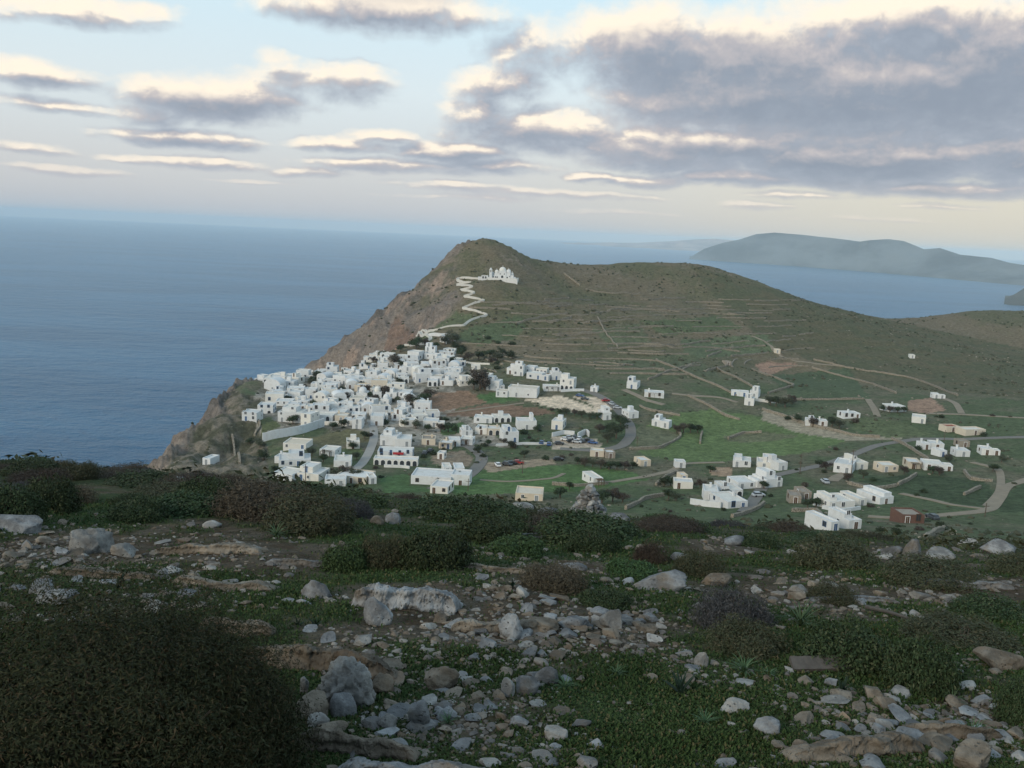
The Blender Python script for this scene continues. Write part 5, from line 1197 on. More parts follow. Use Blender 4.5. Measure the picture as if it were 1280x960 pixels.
# ------------------------------------------------------------------ cars and poles
def car_meshes():
    def loft(secs):
        mb = MB(); vs = [p for s in secs for p in s]; k = len(secs[0]); fs = []
        for i in range(len(secs) - 1):
            for j in range(k): fs.append((i*k+j, i*k+(j+1) % k, (i+1)*k+(j+1) % k, (i+1)*k+j))
        fs += [tuple(range(k))[::-1], tuple((len(secs)-1)*k+i for i in range(k))]; mb.add(vs, fs); return mb
    def sec(x, w, z0, z1, b=.12): return [(x, -w, z0), (x, w, z0), (x, w, z1 - b), (x, w - b, z1), (x, -w + b, z1), (x, -w, z1 - b)]
    body = loft([sec(-2.05, .72, .35, .78), sec(-1.9, .83, .28, .92), (sec(-.9, .85, .28, .95)), sec(.7, .85, .28, .95), sec(1.75, .82, .28, .85), sec(2.05, .70, .35, .68)])
    body.add(*(lambda q: (q.v, q.f))(loft([sec(-1.35, .66, 1.36, 1.42, .03), sec(.25, .66, 1.36, 1.43, .03)])))
    glass = loft([sec(-1.75, .72, .90, .93, .02), sec(-1.35, .68, .90, 1.38, .05), sec(.3, .68, .90, 1.39, .05), sec(.95, .72, .90, .94, .02)])
    wh = MB(); n = 14
    wh.add([(.31 * math.cos(2*math.pi*i/n), -.1, .31 * math.sin(2*math.pi*i/n)) for i in range(n)] + [(.31 * math.cos(2*math.pi*i/n), .1, .31 * math.sin(2*math.pi*i/n)) for i in range(n)], [tuple(range(n)), tuple(range(2*n-1, n-1, -1))] + [(i, n+i, n+(i+1) % n, (i+1) % n) for i in range(n)])
    return body, glass, wh
cb_, cg_, cw_ = car_meshes()
MTYRE = plain('tyre_rubber', (.02, .02, .02), .9, .1)
CGLASS = cg_.mesh('car_glass', [MGLASS], True); CWHEEL = cw_.mesh('wheel', [MTYRE])
PAINT = {n: plain(n + '_car_paint', c, .35, .05, 1, .5) for n, c in (('white', (.75, .75, .75)), ('silver', (.42, .44, .46)), ('dark grey', (.06, .065, .07)), ('black', (.02, .02, .022)), ('red', (.35, .03, .03)), ('blue', (.04, .09, .22)))}
CBODY = {n: cb_.mesh('body', [m], False) for n, m in PAINT.items()}
def car(px, py, colour, where, yaw, tmin=150, s=1.0):
    X, Y, Z = hit1(px, py, tmin); t = thing('parked_car', None, 'car', (X, Y, Z + .16), yaw, 'cars parked around the village'); t.scale = (s, s, s)
    obj('body', CBODY[colour], t); obj('windows', CGLASS, t)
    for sx in (-1.25, 1.25):
        for sy in (-.76, .76): obj('wheel', CWHEEL, t, (sx, sy, .31))
    register(t, f'{colour} parked car', where, px)
rc = random.Random(2)
for (p, q, c, w) in ((712, 549, 'silver', 'in the car park'), (718, 548, 'dark grey', 'in the car park'), (724, 550, 'white', 'in the car park'), (714, 553, 'black', 'in the car park'), (721, 554, 'silver', 'in the car park'), (728, 553, 'dark grey', 'in the car park'), (707, 551, 'white', 'in the car park'), (735, 552, 'black', 'in the car park'), (741, 555, 'blue', 'in the car park'), (699, 556, 'dark grey', 'in the car park'),
                     (677, 555, 'blue', 'below the terrace row'), (686, 557, 'blue', 'below the terrace row'), (622, 583, 'white', 'on the dry plot by the road'), (634, 582, 'dark grey', 'on the dry plot by the road'), (640, 581, 'black', 'on the dry plot by the road'), (648, 580, 'red', 'on the dry plot by the road'), (698, 576, 'black', 'at the end of the dry plot'),
                     (725, 496, 'blue', 'beside the sandy field'), (731, 500, 'dark grey', 'beside the sandy field'), (757, 502, 'red', 'on the road by the sandy field'), (764, 506, 'silver', 'on the road by the sandy field'), (772, 511, 'silver', 'on the road by the sandy field'), (531, 568, 'dark grey', 'behind the long white block'), (538, 565, 'black', 'behind the long white block'),
                     (1031, 604, 'silver', 'in front of the guesthouse'), (1165, 649, 'dark grey', 'beside the brown shed'), (1180, 538, 'red', 'at the reddish roofed farm'), (948, 621, 'silver', 'right of the hotel block')):
    car(p, q, c, w, R(rc.choice((0, 15, 80, 100, -20)) + rc.uniform(-8, 8)))
def pole(px, py, hpx, where, tmin=120):
    X, Y, Z = hit1(px, py, tmin); h = hpx * Y / FPX; t = thing('utility_pole', None, 'pole', (X, Y, Z - .3), 0, 'wooden utility poles')
    b = MB(); b.tube([(0, 0, 0), (0, 0, h)], .14, .10, 8); b.build('pole', MBARK, t); b = MB(); b.box(-.8, -.16, h - .9, .8, -.06, h - .75); b.build('crossbar', MBARK, t); register(t, 'thin wooden utility pole', where, px)
for p in ((653, 592, 20, 'between car plot and green field'), (585, 614, 18, 'beside the grey village road'), (1064, 592, 34, 'in front of the guesthouse'), (1000, 590, 26, 'beside the valley road'), (1231, 646, 20, 'at the dirt track fork'), (382, 602, 24, 'in front of the stepped white house'), (796, 561, 18, 'at the corner of the green field'), (1180, 552, 16, 'by the taller white cube')): pole(*p)
# ------------------------------------------------------------------ the viewpoint slope: rocks
def ico(sub):
    bm = bmesh.new(); bmesh.ops.create_icosphere(bm, subdivisions=sub, radius=1); bm.verts.ensure_lookup_table()
    V = np.array([v.co[:] for v in bm.verts]); F = np.array([[v.index for v in f.verts] for f in bm.faces]); bm.free(); return V, F
ICO = {k: ico(k) for k in (1, 2, 3, 4, 5)}
def rock_shape(seed, sub=3, cuts=9, rough=.08, lo=.45, flat=False, pits=0.0, freq=1.6):
    g = np.random.default_rng(seed); V, F = ICO[sub]; V = V.copy() * (1 + .18 * fbm3(V[:, 0] * 1.1 + seed, V[:, 1] * 1.1, V[:, 2] * 1.1, 2, seed))[:, None]
    for k in range(cuts):
        n = g.normal(size=3); n /= np.linalg.norm(n); d = g.uniform(lo, .85); s = V @ n - d; V = V - np.where(s > 0, s * .93, 0)[:, None] * n
    if flat:
        n = np.array([g.uniform(-.08, .08), g.uniform(-.15, .05), 1.0]); n /= np.linalg.norm(n); s = V @ n - .42; V = V - np.where(s > 0, s * .9, 0)[:, None] * n
    nr = V / np.maximum(np.linalg.norm(V, axis=1, keepdims=True), 1e-6)
    V = V + nr * (rough * fbm3(V[:, 0] * freq * 2 + seed, V[:, 1] * freq * 2, V[:, 2] * freq * 2, 5, seed + 3, .55))[:, None]
    if pits:
        q = fbm3(V[:, 0] * 5 + seed, V[:, 1] * 5, V[:, 2] * 5, 3, seed + 9); V = V - nr * (pits * sstep(q, .12, .4))[:, None]
    lo_, hi_ = V.min(0), V.max(0); V = (V - (lo_ + hi_) / 2) / ((hi_ - lo_) / 2)
    return V, F
def rock_mat(name, base, dark, stain, pitsc=26.0):
    m, t, b = new_mat(name, .9, .18)
    pos = t.n('ShaderNodeNewGeometry').outputs['Position']; oi = t.n('ShaderNodeObjectInfo').outputs['Random']
    p = t.v('ADD', pos, t.xyz(t.m('MULTIPLY', oi, 37.0), 0.0, t.m('MULTIPLY', oi, 11.0)))
    n1 = t.noise(p, 4.5, 7, .68); n2 = t.noise(p, 14.0, 5, .7); pit = t.vor(p, pitsc); n3 = t.noise(p, 2.2, 4, .6)
    col = t.mix(t.ss(n1, .38, .66), dark, base)
    col = t.mix(t.m('MULTIPLY', t.ss(n3, .52, .68), .55), col, stain)
    col = t.mix(t.m('MULTIPLY', t.ss(n2, .60, .72), .7), col, tuple(a * .28 for a in dark))
    col = t.mix(t.m('MULTIPLY', t.ss(pit, .22, .06), t.ss(n1, .45, .6)), col, tuple(a * .3 for a in dark))
    h = t.n('ShaderNodeHueSaturation'); t.put(h.inputs['Value'], t.m('MULTIPLY_ADD', oi, .5, .76)); t.put(h.inputs['Color'], col)
    t.put(b.inputs['Base Color'], h.outputs[0])
    bump(t, b, t.m('ADD', t.m('MULTIPLY', n2, .7), t.m('ADD', n1, t.m('MULTIPLY', t.ss(pit, .05, .25), .3))), .9, .03)
    return m
MROCK = {'grey': rock_mat('grey_limestone', (.27, .275, .275), (.12, .122, .124), (.19, .145, .095)), 'tan': rock_mat('tan_limestone', (.235, .20, .158), (.105, .088, .068), (.185, .125, .078)), 'pale': rock_mat('pale_limestone', (.35, .34, .315), (.17, .165, .155), (.26, .205, .15))}
def near_hit(px, py): return hit1(px, py, 1.6)
HERO = []     # landmarks for the labels: (x, y, phrase)
def rock(name, x0, x1, yt, yb, seed, tone, label, cat='rock', depth=.85, sub=4, bury=.30, cuts=9, rough=.08, flat=False, pits=.05, rz=0.0, mark=None, tilt=0.0, fz=1.0, lo=.45):
    X, Y, Z = near_hit((x0 + x1) / 2, yb); w = (x1 - x0) * Y / FPX / 2; tan = (EYE - Z) / Y
    ca = math.cos(math.atan(tan)); hv = (yb - yt) * math.hypot(Y, EYE - Z) / FPX
    d = w * depth; hh = max(.3 * w, (hv - 1.1 * d * tan * ca * .8) / ca) * fz
    V, F = rock_shape(seed, sub, cuts, rough, lo, flat, pits)
    hz = hh / (2 - 2 * bury) ; V = V * np.array([w * 1.04, d, hz])
    me = mesh_np(name, V, F, [MROCK[tone]], smooth=True)
    cx, cyy = X, Y + d * .75
    o = obj(name, me, None, (cx, cyy, g1(cx, cyy - d * .3) + hz * (1 - 2 * bury)), rz); o.rotation_euler = (tilt, 0, rz)
    tag(o, label, cat)
    if mark: HERO.append((cx, cyy, mark, (x0 + x1) / 2, (yt + yb) / 2))
    return o
rock('boulder', 383, 468, 820, 888, 61, 'pale', 'big pale pitted boulder below the long rock ledge', pits=.16, sub=5, mark='big pitted boulder', cuts=3, depth=.85, rough=.36, lo=.7, fz=.95)
rock('rock', 366, 410, 867, 900, 2, 'tan', 'smooth tan rounded rock left at the foot of the big pitted boulder', cuts=6)
rock('rock', 409, 446, 868, 897, 3, 'grey', 'blue grey angular rock right at the foot of the big pitted boulder', cuts=12)
rock('rock', 381, 411, 893, 912, 4, 'pale', 'small pale rock in front of the tan rounded rock')
rock('rock', 374, 386, 848, 868, 5, 'pale', 'narrow white stone leaning left of the big pitted boulder', cuts=12)
rock('rock', 458, 492, 842, 868, 6, 'tan', 'knobbly tan rock right of the big pitted boulder', rough=.14)
rock('rock', 507, 538, 876, 912, 10, 'grey', 'upright grey stone leaning left on the grass', tilt=R(10), mark='upright leaning stone', cuts=8)
rock('rock', 469, 496, 892, 912, 11, 'pale', 'white angular rock between big boulder and upright stone', cuts=14)
rock('rock', 527, 574, 832, 864, 12, 'tan', 'brown three sided rock right of the big pitted boulder', cuts=10, mark='brown three sided rock', rough=.12)
rock('rock', 452, 490, 746, 782, 13, 'grey', 'rounded upright grey rock at the near end of the long outcrop', cuts=6, mark='rounded upright rock')
rock('rock', 371, 415, 722, 748, 15, 'grey', 'square grey block alone on the grass left of the long outcrop', cuts=14, mark='square grey block')
rock('boulder', 80, 134, 658, 692, 16, 'pale', 'large pale pitted boulder in the left rock field', pits=.12, rough=.16, mark='large pale left boulder')
rock('rock', 134, 166, 677, 695, 17, 'pale', 'white angular rock right of the large pale left boulder', cuts=14)
rock('rock_ledge', -30, 46, 643, 664, 18, 'grey', 'flat grey slab at the left edge', 'ledge', depth=.5, flat=True, mark='flat slab at the left edge')
rock('rock', 31, 62, 722, 744, 19, 'grey', 'dark grey rock above the huge near bush', cuts=10, mark='dark grey rock pair')
rock('rock', 42, 92, 731, 756, 20, 'grey', 'broad dark grey rock just behind the huge near bush', cuts=10)
rock('rock', 176, 198, 750, 766, 21, 'pale', 'bright white stone at the shoulder of the huge near bush', cuts=14, mark='bright white stone')
rock('boulder', 621, 654, 768, 800, 22, 'grey', 'spiky grey boulder in the middle of the slope', rough=.2, pits=.1, mark='spiky grey boulder')
rock('rock', 750, 778, 761, 787, 23, 'pale', 'pale grey boulder right of the middle rock bed', mark='pale grey boulder')
rock('rock', 644, 676, 846, 869, 24, 'grey', 'squarish grey rock beside the tilted slab', cuts=12)
rock('rock', 666, 700, 832, 856, 25, 'grey', 'tilted grey slab among green leaves', cuts=9, depth=.5, tilt=R(14), mark='tilted grey slab')
rock('rock', 625, 644, 848, 871, 26, 'pale', 'pale pointed stone left of the squarish grey rock', cuts=11)
rock('rock', 636, 662, 897, 910, 27, 'grey', 'oval grey stone on the near grass', cuts=4, mark='oval grass stone')
rock('rock', 679, 711, 910, 926, 28, 'pale', 'pale wedge of rock on the near grass', cuts=10, mark='pale wedge')
rock('rock', 720, 748, 947, 964, 29, 'grey', 'grey rock at the bottom edge right of the grass', cuts=10)
rock('rock', 944, 979, 899, 918, 32, 'grey', 'flat grey rock left of the curved tan ledge', cuts=8)
rock('rock', 900, 941, 875, 890, 33, 'pale', 'long flat pale stone on the grass right of centre', cuts=8, mark='flat pale stone')
rock('rock', 868, 887, 816, 834, 34, 'pale', 'rounded white stone in front of the grey thorn bush', cuts=6, mark='rounded white stone')
rock('boulder', 1230, 1276, 672, 694, 35, 'grey', 'biggest round boulder on the right skyline slope', cuts=6, mark='biggest right boulder')
rock('boulder', 1203, 1228, 672, 686, 36, 'pale', 'pale boulder left of the biggest right boulder')
rock('boulder', 1130, 1153, 672, 700, 37, 'grey', 'upright grey boulder in the right scrub', mark='upright right boulder')
rock('boulder', 1104, 1132, 680, 697, 38, 'grey', 'low grey boulder touching the upright right boulder')
rock('rock', 879, 917, 715, 733, 39, 'tan', 'tan boulder in the scrub above the grey thorn bush', mark='tan scrub boulder')
rock('rock', 988, 1014, 730, 744, 40, 'pale', 'pale stone on the dark green right bush edge', mark='pale bush edge stone')
rock('rock', 1196, 1246, 934, 966, 41, 'tan', 'brown boulder at the bottom right corner', mark='corner boulder')
rock('boulder', 480, 500, 640, 655, 42, 'grey', 'grey boulder between dark bushes below the village', mark='bush gap boulder')
rock('boulder', 462, 480, 644, 656, 43, 'tan', 'tan boulder left of the grey bush gap boulder')
rock('rock_outcrop', 790, 862, 712, 738, 44, 'grey', 'low grey outcrop right of the brown dome bush', 'outcrop', depth=.5, rough=.18, mark='low grey outcrop')
rock('rock_outcrop', 655, 700, 772, 792, 46, 'tan', 'cracked tan outcrop in the middle rock bed', 'outcrop', rough=.16, mark='cracked tan outcrop')
rock('rock_outcrop', 695, 745, 766, 786, 47, 'grey', 'cracked grey outcrop right of the tan one', 'outcrop', rough=.16)
rock('rock', 1232, 1290, 812, 838, 48, 'tan', 'brown outcrop at the right edge', 'outcrop')

def ledge(x0, x1, yt, yb, seed, tone, label, mark=None, depth=.9, rz=0.0, curve=0.0, rise=1.0):
    """a bedrock ledge: jagged broken front face, worn top that runs back into the slope"""
    X, Y, Z = near_hit((x0 + x1) / 2, yb); L = (x1 - x0) * Y / FPX; H = (yb - yt) * Y / FPX * .62 * rise; D = depth * max(L * .22, H * 1.6)
    nu, nv = 220, 64; u = np.linspace(-1, 1, nu)[None, :].repeat(nv, 0); v = np.linspace(0, 1, nv)[:, None].repeat(nu, 1)
    s = u * L / 2
    f_ = np.clip(v / .34, 0, 1)
    jag = .06 * H * np.round(fbm2(s * 9 + seed, f_ * 1.3 + seed, 3, 1) * 5) + .5 * H * fbm2(s * 3.2, f_ * .5 + seed, 4, 2)
    top = H * (1 + .30 * fbm2(s * 4, v * 1.5 + seed, 4, 3) + .07 * np.round(fbm2(s * 7, v * 2 + seed, 2, 4) * 3)) * np.clip((1 - np.abs(u) ** 5), 0, 1) ** .5
    f = np.clip(v / .34, 0, 1); q = np.clip((v - .34) / .66, 0, 1)
    y = jag + np.where(v < .34, f ** 1.6 * H * .22, H * .22 + q * D) + curve * L * u ** 2
    z = np.where(v < .34, -.45 * H + (top + .45 * H) * f ** .8, top * (1 - q ** 2.2) - q ** 3 * .35 * H)
    d3 = fbm3(s * 11, y * 11, z * 11 + seed, 5, seed, .6)
    y = y - .26 * H * d3 * (v < .5) - .06 * H * np.sin(z / H * 9 + 3 * d3) * (v < .34); z = z + .20 * H * d3 * (v > .3)
    c_, s_ = math.cos(rz), math.sin(rz)
    wx = X + s * c_ - y * s_; wy = Y + s * s_ + y * c_; wz = G(wx, wy) + z
    o_ = np.array([X, Y, Z]); V = np.stack([wx, wy, wz], -1) - o_
    i = np.arange(nu * nv).reshape(nv, nu); F = np.stack([i[:-1, :-1], i[:-1, 1:], i[1:, 1:], i[1:, :-1]], -1).reshape(-1, 4)
    o = obj('rock_ledge', mesh_np('rock_ledge', V.reshape(-1, 3), F, [MROCK[tone]], smooth=True), None, (X, Y, Z)); tag(o, label, 'ledge')
    if mark: HERO.append((X, Y, mark, (x0 + x1) / 2, (yt + yb) / 2))
for q_, (x0, x1, yt, yb, tn, lb) in enumerate([(200, 232, 596, 606, 'grey', 'flat grey rock in the crest rock band, leftmost'), (238, 262, 595, 605, 'pale', 'pale rock in the crest rock band below the headland'), (268, 300, 598, 608, 'grey', 'long grey rock in the middle of the crest rock band'), (318, 345, 600, 609, 'tan', 'tan rock at the right end of the crest rock band'), (575, 606, 624, 634, 'grey', 'grey crest rock below the long white block'), (640, 668, 628, 638, 'pale', 'pale crest rock left of the cairn'), (672, 700, 634, 643, 'grey', 'low grey crest rock touching the cairn side'), (760, 790, 640, 650, 'grey', 'grey crest rock right of the cairn'),
   (905, 935, 668, 682, 'grey', 'grey rock in the right crest scrub'), (1160, 1196, 684, 700, 'pale', 'pale slab between the right boulders'), (1060, 1092, 690, 704, 'grey', 'grey slab above the small olive bush'), (1000, 1030, 676, 690, 'tan', 'tan rock below the nearest white houses'), (840, 868, 690, 702, 'pale', 'pale rock above the tan scrub boulder'), (700, 735, 700, 712, 'grey', 'grey rock behind the brown dome bush'), (250, 275, 650, 660, 'pale', 'pale rock on the left grass below the crest'), (545, 575, 676, 688, 'tan', 'tan rock at the foot of the dark double bush')]):
    rock('rock', x0, x1, yt, yb, 700 + q_, tn, lb, cuts=9, rough=.12, sub=3)
ledge(285, 510, 788, 840, 7, 'tan', 'long flat topped rock ledge with a shaded face behind the big pitted boulder', 'long flat ledge', rz=R(-10), curve=-.06)
ledge(400, 625, 935, 988, 8, 'grey', 'broad grey ledge cut by the bottom edge of the picture', 'bottom ledge', rz=R(-4), depth=1.4)
ledge(350, 530, 903, 944, 9, 'tan', 'low tan ledge behind the broad grey ledge', None, rz=R(-9), depth=.9)
ledge(975, 1190, 900, 948, 30, 'tan', 'long curved tan ledge at the lower right', 'long curved tan ledge', rz=R(16), depth=1.1, curve=.05, rise=.8)
ledge(1120, 1260, 884, 925, 31, 'tan', 'rear half of the curved tan ledge at the lower right', None, rz=R(-8), depth=.9, rise=.8)
ledge(240, 345, 762, 794, 45, 'tan', 'low tan ledge behind the shoulder of the near bush', None, rz=R(-8))
ledge(433, 575, 712, 762, 14, 'grey', 'long pitted grey outcrop in front of the dark double bush', 'long pitted outcrop', rz=R(-8), depth=1.6, rise=.9)
ledge(560, 690, 768, 792, 49, 'tan', 'low cracked ledge across the middle rock bed', 'middle cracked ledge', rz=R(6), depth=1.5)
ledge(180, 330, 672, 692, 50, 'tan', 'low worn ledge in the left rock field', 'left worn ledge', rz=R(-4), depth=1.5)
ledge(50, 205, 702, 724, 52, 'tan', 'low tan ledge above the dark grey rock pair', None, rz=R(-3), depth=1.6, rise=.8)
ledge(205, 345, 716, 738, 53, 'tan', 'low broken ledge left of the square grey block', None, rz=R(-7), depth=1.6, rise=.8)
ledge(325, 445, 690, 708, 54, 'grey', 'low grey ledge in front of the big crest bush', None, rz=R(-4), depth=1.5, rise=.8)
ledge(575, 660, 700, 716, 55, 'tan', 'low tan ledge left of the brown dome bush', None, rz=R(4), depth=1.4, rise=.8)
ledge(1010, 1130, 738, 754, 56, 'grey', 'low grey ledge above the big dark green bush', None, rz=R(3), depth=1.5, rise=.8)
ledge(1150, 1270, 718, 736, 57, 'grey', 'low grey ledge below the biggest right boulder', None, rz=R(-4), depth=1.5, rise=.8)
ledge(640, 700, 660, 674, 51, 'grey', 'low grey ledge in the scrub below the cairn', None, rz=R(3))

# a cairn on the crest
def cairn():
    x, y, z = near_hit(736, 634); x, y = x / y * 26.5, 26.5; z = g1(x, y)
    t = thing('cairn', 'cone shaped grey stone cairn standing on the crest before the valley', 'cairn', (x, y, z)); g = random.Random(4)
    H = (634 - 604) * y / FPX * 1.25; W = 42 * y / FPX * .5
    n = 0
    for lev in range(9):
        f = lev / 8; rr = W * (1 - f) ** .85; k = max(1, int(2 * math.pi * rr / .135))
        for i in range(k):
            an = 2 * math.pi * (i + .5 * (lev % 2)) / k + g.uniform(-.2, .2); s = g.uniform(.075, .13)
            V, F = rock_shape(300 + n % 14, 2, 9, .1); me = RK[n % 14] if len(RK) > n % 14 else None
            if me is None: me = mesh_np('cairn_stone', V, F, [MROCK[('grey', 'pale', 'grey')[n % 3]]], smooth=False); RK.append(me)
            o = obj('cairn_stone', me, t, (rr * math.cos(an), rr * math.sin(an), H * f + .03)); o.scale = (s * 1.2, s, s * .75); o.rotation_euler = (g.uniform(-.6, .6), g.uniform(-.6, .6), g.uniform(0, 6)); n += 1
    cb = MB(); cb.lathe([(W * .75, -.3), (W * .62, H * .25), (W * .4, H * .55), (W * .12, H * .9)], 12); cb.build('rubble_core', MROCK['grey'], t)
RK = []
cairn()

# ------------------------------------------------------------------ bushes
def bush_mesh(seed, n, size, aspect, mat, flatn=.62, spread=.8, sub=.5, inner=0):
    g = random.Random(seed); bl = [(0, 0, .18, .86, .86, flatn)] + [(spread * .62 * math.cos(a_), spread * .62 * math.sin(a_), g.uniform(.08, .28), g.uniform(.26, .50), g.uniform(.26, .50), g.uniform(.30, .56)) for a_ in [g.uniform(0, 6.28) for _ in range(10)]]
    V, F = leaf_cloud(n, bl, size, seed, sub)
    if inner:                                                   # older, bigger leaves deeper in
        V2, _ = leaf_cloud(inner, [(x, y, z, a_ * .86, b_ * .86, c_ * .86) for x, y, z, a_, b_, c_ in bl], size * 1.7, seed + 5, .4); V = np.concatenate([V, V2])
    keep = V.reshape(-1, 4, 3)[:, :, 2].max(1) > -.12; V = V.reshape(-1, 4, 3)[keep]; n = len(V)
    c = V.mean(1, keepdims=True); d = V - c; d[:, 1::2] *= aspect / .45; V = (c + d).reshape(-1, 3)
    return mesh_np('foliage', V, np.arange(n * 4).reshape(n, 4), [mat])
def stems_mesh(seed, n=26, length=.8):
    g = random.Random(seed); tb = MB()
    for _ in range(n):
        a_ = g.uniform(0, 6.28); e = g.uniform(.3, 1.45); L = length * g.uniform(.75, 1.3); p = Vector((0, 0, -.1)); d = Vector((math.cos(a_) * math.cos(e), math.sin(a_) * math.cos(e), math.sin(e))); pts = [tuple(p)]
        for k in range(4): d = (d + Vector((g.uniform(-.25, .25), g.uniform(-.25, .25), g.uniform(-.1, .15)))).normalized(); p = p + d * L / 4; pts.append((p.x, p.y, p.z * .8))
        tb.tube(pts, .014, .004, 4)
    return tb.mesh('stems', [MBARK])
LB = {'dark green': leaf_mat('lentisk_leaves', (.020, .036, .014), (.050, .072, .030), (.075, .080, .042)), 'brownish': leaf_mat('brown_heath_twigs', (.042, .034, .024), (.082, .064, .044), (.11, .085, .058)),
      'greyish': leaf_mat('grey_thorn_twigs', (.032, .033, .034), (.070, .068, .068), (.095, .088, .085)), 'fresh green': leaf_mat('fresh_green_leaves', (.028, .054, .018), (.062, .096, .036)), 'olive': leaf_mat('olive_heath', (.034, .042, .020), (.074, .074, .040), (.095, .074, .044))}
BM = {'dark green': [bush_mesh(201, 17000, .034, .45, LB['dark green']), bush_mesh(202, 17000, .034, .45, LB['dark green'], .55)], 'brownish': [bush_mesh(203, 20000, .040, .16, LB['brownish'], .66), bush_mesh(204, 20000, .040, .16, LB['brownish'], .5)],
      'greyish': [bush_mesh(205, 20000, .042, .13, LB['greyish'], .6)], 'fresh green': [bush_mesh(206, 10000, .045, .4, LB['fresh green'], .5)], 'olive': [bush_mesh(207, 19000, .036, .25, LB['olive'], .6), bush_mesh(208, 19000, .036, .25, LB['olive'], .5)]}
STEMS = [stems_mesh(1), stems_mesh(2)]
def bush(x0, x1, yt, yb, kind, label, seed=0, name='bush', mark=None, meshes=None, at=None, hgt=None):
    r = random.Random(seed + int(x0))
    if at is None:
        X, Y, Z = near_hit((x0 + x1) / 2, yb); w = (x1 - x0) * Y / FPX / 2; h = (yb - yt) * Y / FPX
        Yc = Y + w * .55; X = X / Y * Yc; Y = Yc; tan = (EYE - Z) / Y; h = max(.35 * w, h - .35 * w * tan)
    else: X, Y, w, h = at
    t = thing(name, label, 'bush', (X, Y, g1(X, Y) - .02), r.uniform(0, 6), 'low bushes on the rocky slope'); t.scale = (w / .98, w / .98, h / (.95 if at else .80))
    f = (meshes or BM[kind]); obj('foliage', f[r.randrange(len(f))], t); obj('stems', STEMS[r.randrange(2)], t)
    if mark: HERO.append((X, Y, mark, *[float(q) for q in proj(X, Y, g1(X, Y) + h * .5)[:2]]))
    BUSHES.append((X, Y, w)); return t
BUSHES = []
BIG = [bush_mesh(220, 400000, .0085, .22, leaf_mat('near_bush_leaves', (.016, .024, .009), (.046, .050, .019), (.075, .052, .024)), .80, .85, .55, inner=110000)]
bush(0, 0, 0, 0, 'dark green', 'huge dark bush filling the bottom left corner', name='bush', mark='huge near bush', meshes=BIG, at=(-1.66, 3.25, .94, .90))
for i, (x0, x1, yt, yb, k, lab, mk) in enumerate([
 (310, 462, 610, 668, 'olive', 'big rounded bush on the crest below the village', 'big rounded crest bush'), (440, 520, 655, 712, 'olive', 'left half of the dark double bush above the long outcrop', 'dark double bush'), (490, 602, 648, 712, 'dark green', 'right half of the dark double bush above the long outcrop', None), (395, 470, 668, 714, 'fresh green', 'leafy green bush in front of the dark double bush', None),
 (640, 745, 694, 741, 'brownish', 'brown dome bush alone in the middle of the slope', 'brown dome bush'), (715, 800, 730, 762, 'dark green', 'low dark bush touching the brown dome bush', None), (852, 975, 722, 790, 'greyish', 'grey thorny bush in the right half of the slope', 'grey thorn bush'), (868, 1000, 768, 822, 'olive', 'olive bush in front of the grey thorn bush', None),
 (985, 1130, 760, 842, 'dark green', 'big dark green bush behind the wooden plank', 'big dark green bush'), (1090, 1205, 780, 868, 'dark green', 'dark green bush with broad shoulder at the right', None), (1236, 1310, 836, 905, 'dark green', 'dark bush at the right edge of the near slope', 'right edge bush'), (1110, 1290, 770, 812, 'olive', 'low olive bush below the right rock bed', None),
 (832, 915, 682, 722, 'olive', 'olive bush above the grey thorn bush', None), (975, 1110, 664, 712, 'olive', 'wide olive bush below the nearest white houses', 'wide olive bush'), (1085, 1240, 692, 735, 'olive', 'broad olive bush below the right boulders', None), (785, 845, 672, 705, 'brownish', 'brownish bush left of the wide olive bush', None),
 (560, 660, 640, 680, 'dark green', 'dark bush right of the big rounded crest bush', None), (520, 650, 612, 652, 'dark green', 'dark crest bush below the long white block', None), (640, 745, 640, 668, 'brownish', 'brownish bush in front of the cairn', 'cairn'), (130, 215, 618, 652, 'dark green', 'dark rounded bush on the left grass', None),
 (20, 105, 585, 640, 'dark green', 'tall dark bush at the left crest', 'tall left crest bush'), (-40, 60, 600, 655, 'dark green', 'dark bush cut by the left edge', None), (60, 130, 572, 600, 'olive', 'olive bush on the far left crest', None), (215, 300, 590, 632, 'dark green', 'dark bush below the rocky headland', None), (0, 85, 572, 598, 'dark green', 'flat dark bush along the left crest', None),
 (700, 780, 655, 690, 'dark green', 'dark bush below the cairn', None), (600, 690, 660, 695, 'fresh green', 'fresh green bush behind the brown dome bush', None), (745, 830, 690, 722, 'fresh green', 'fresh green bush right of the brown dome bush', None), (1180, 1290, 735, 775, 'dark green', 'dark bush in the right rock bed', None), (1000, 1080, 722, 755, 'olive', 'small olive bush above the big dark green bush', None)]):
    bush(x0, x1, yt, yb, k, lab, i, mark=mk)
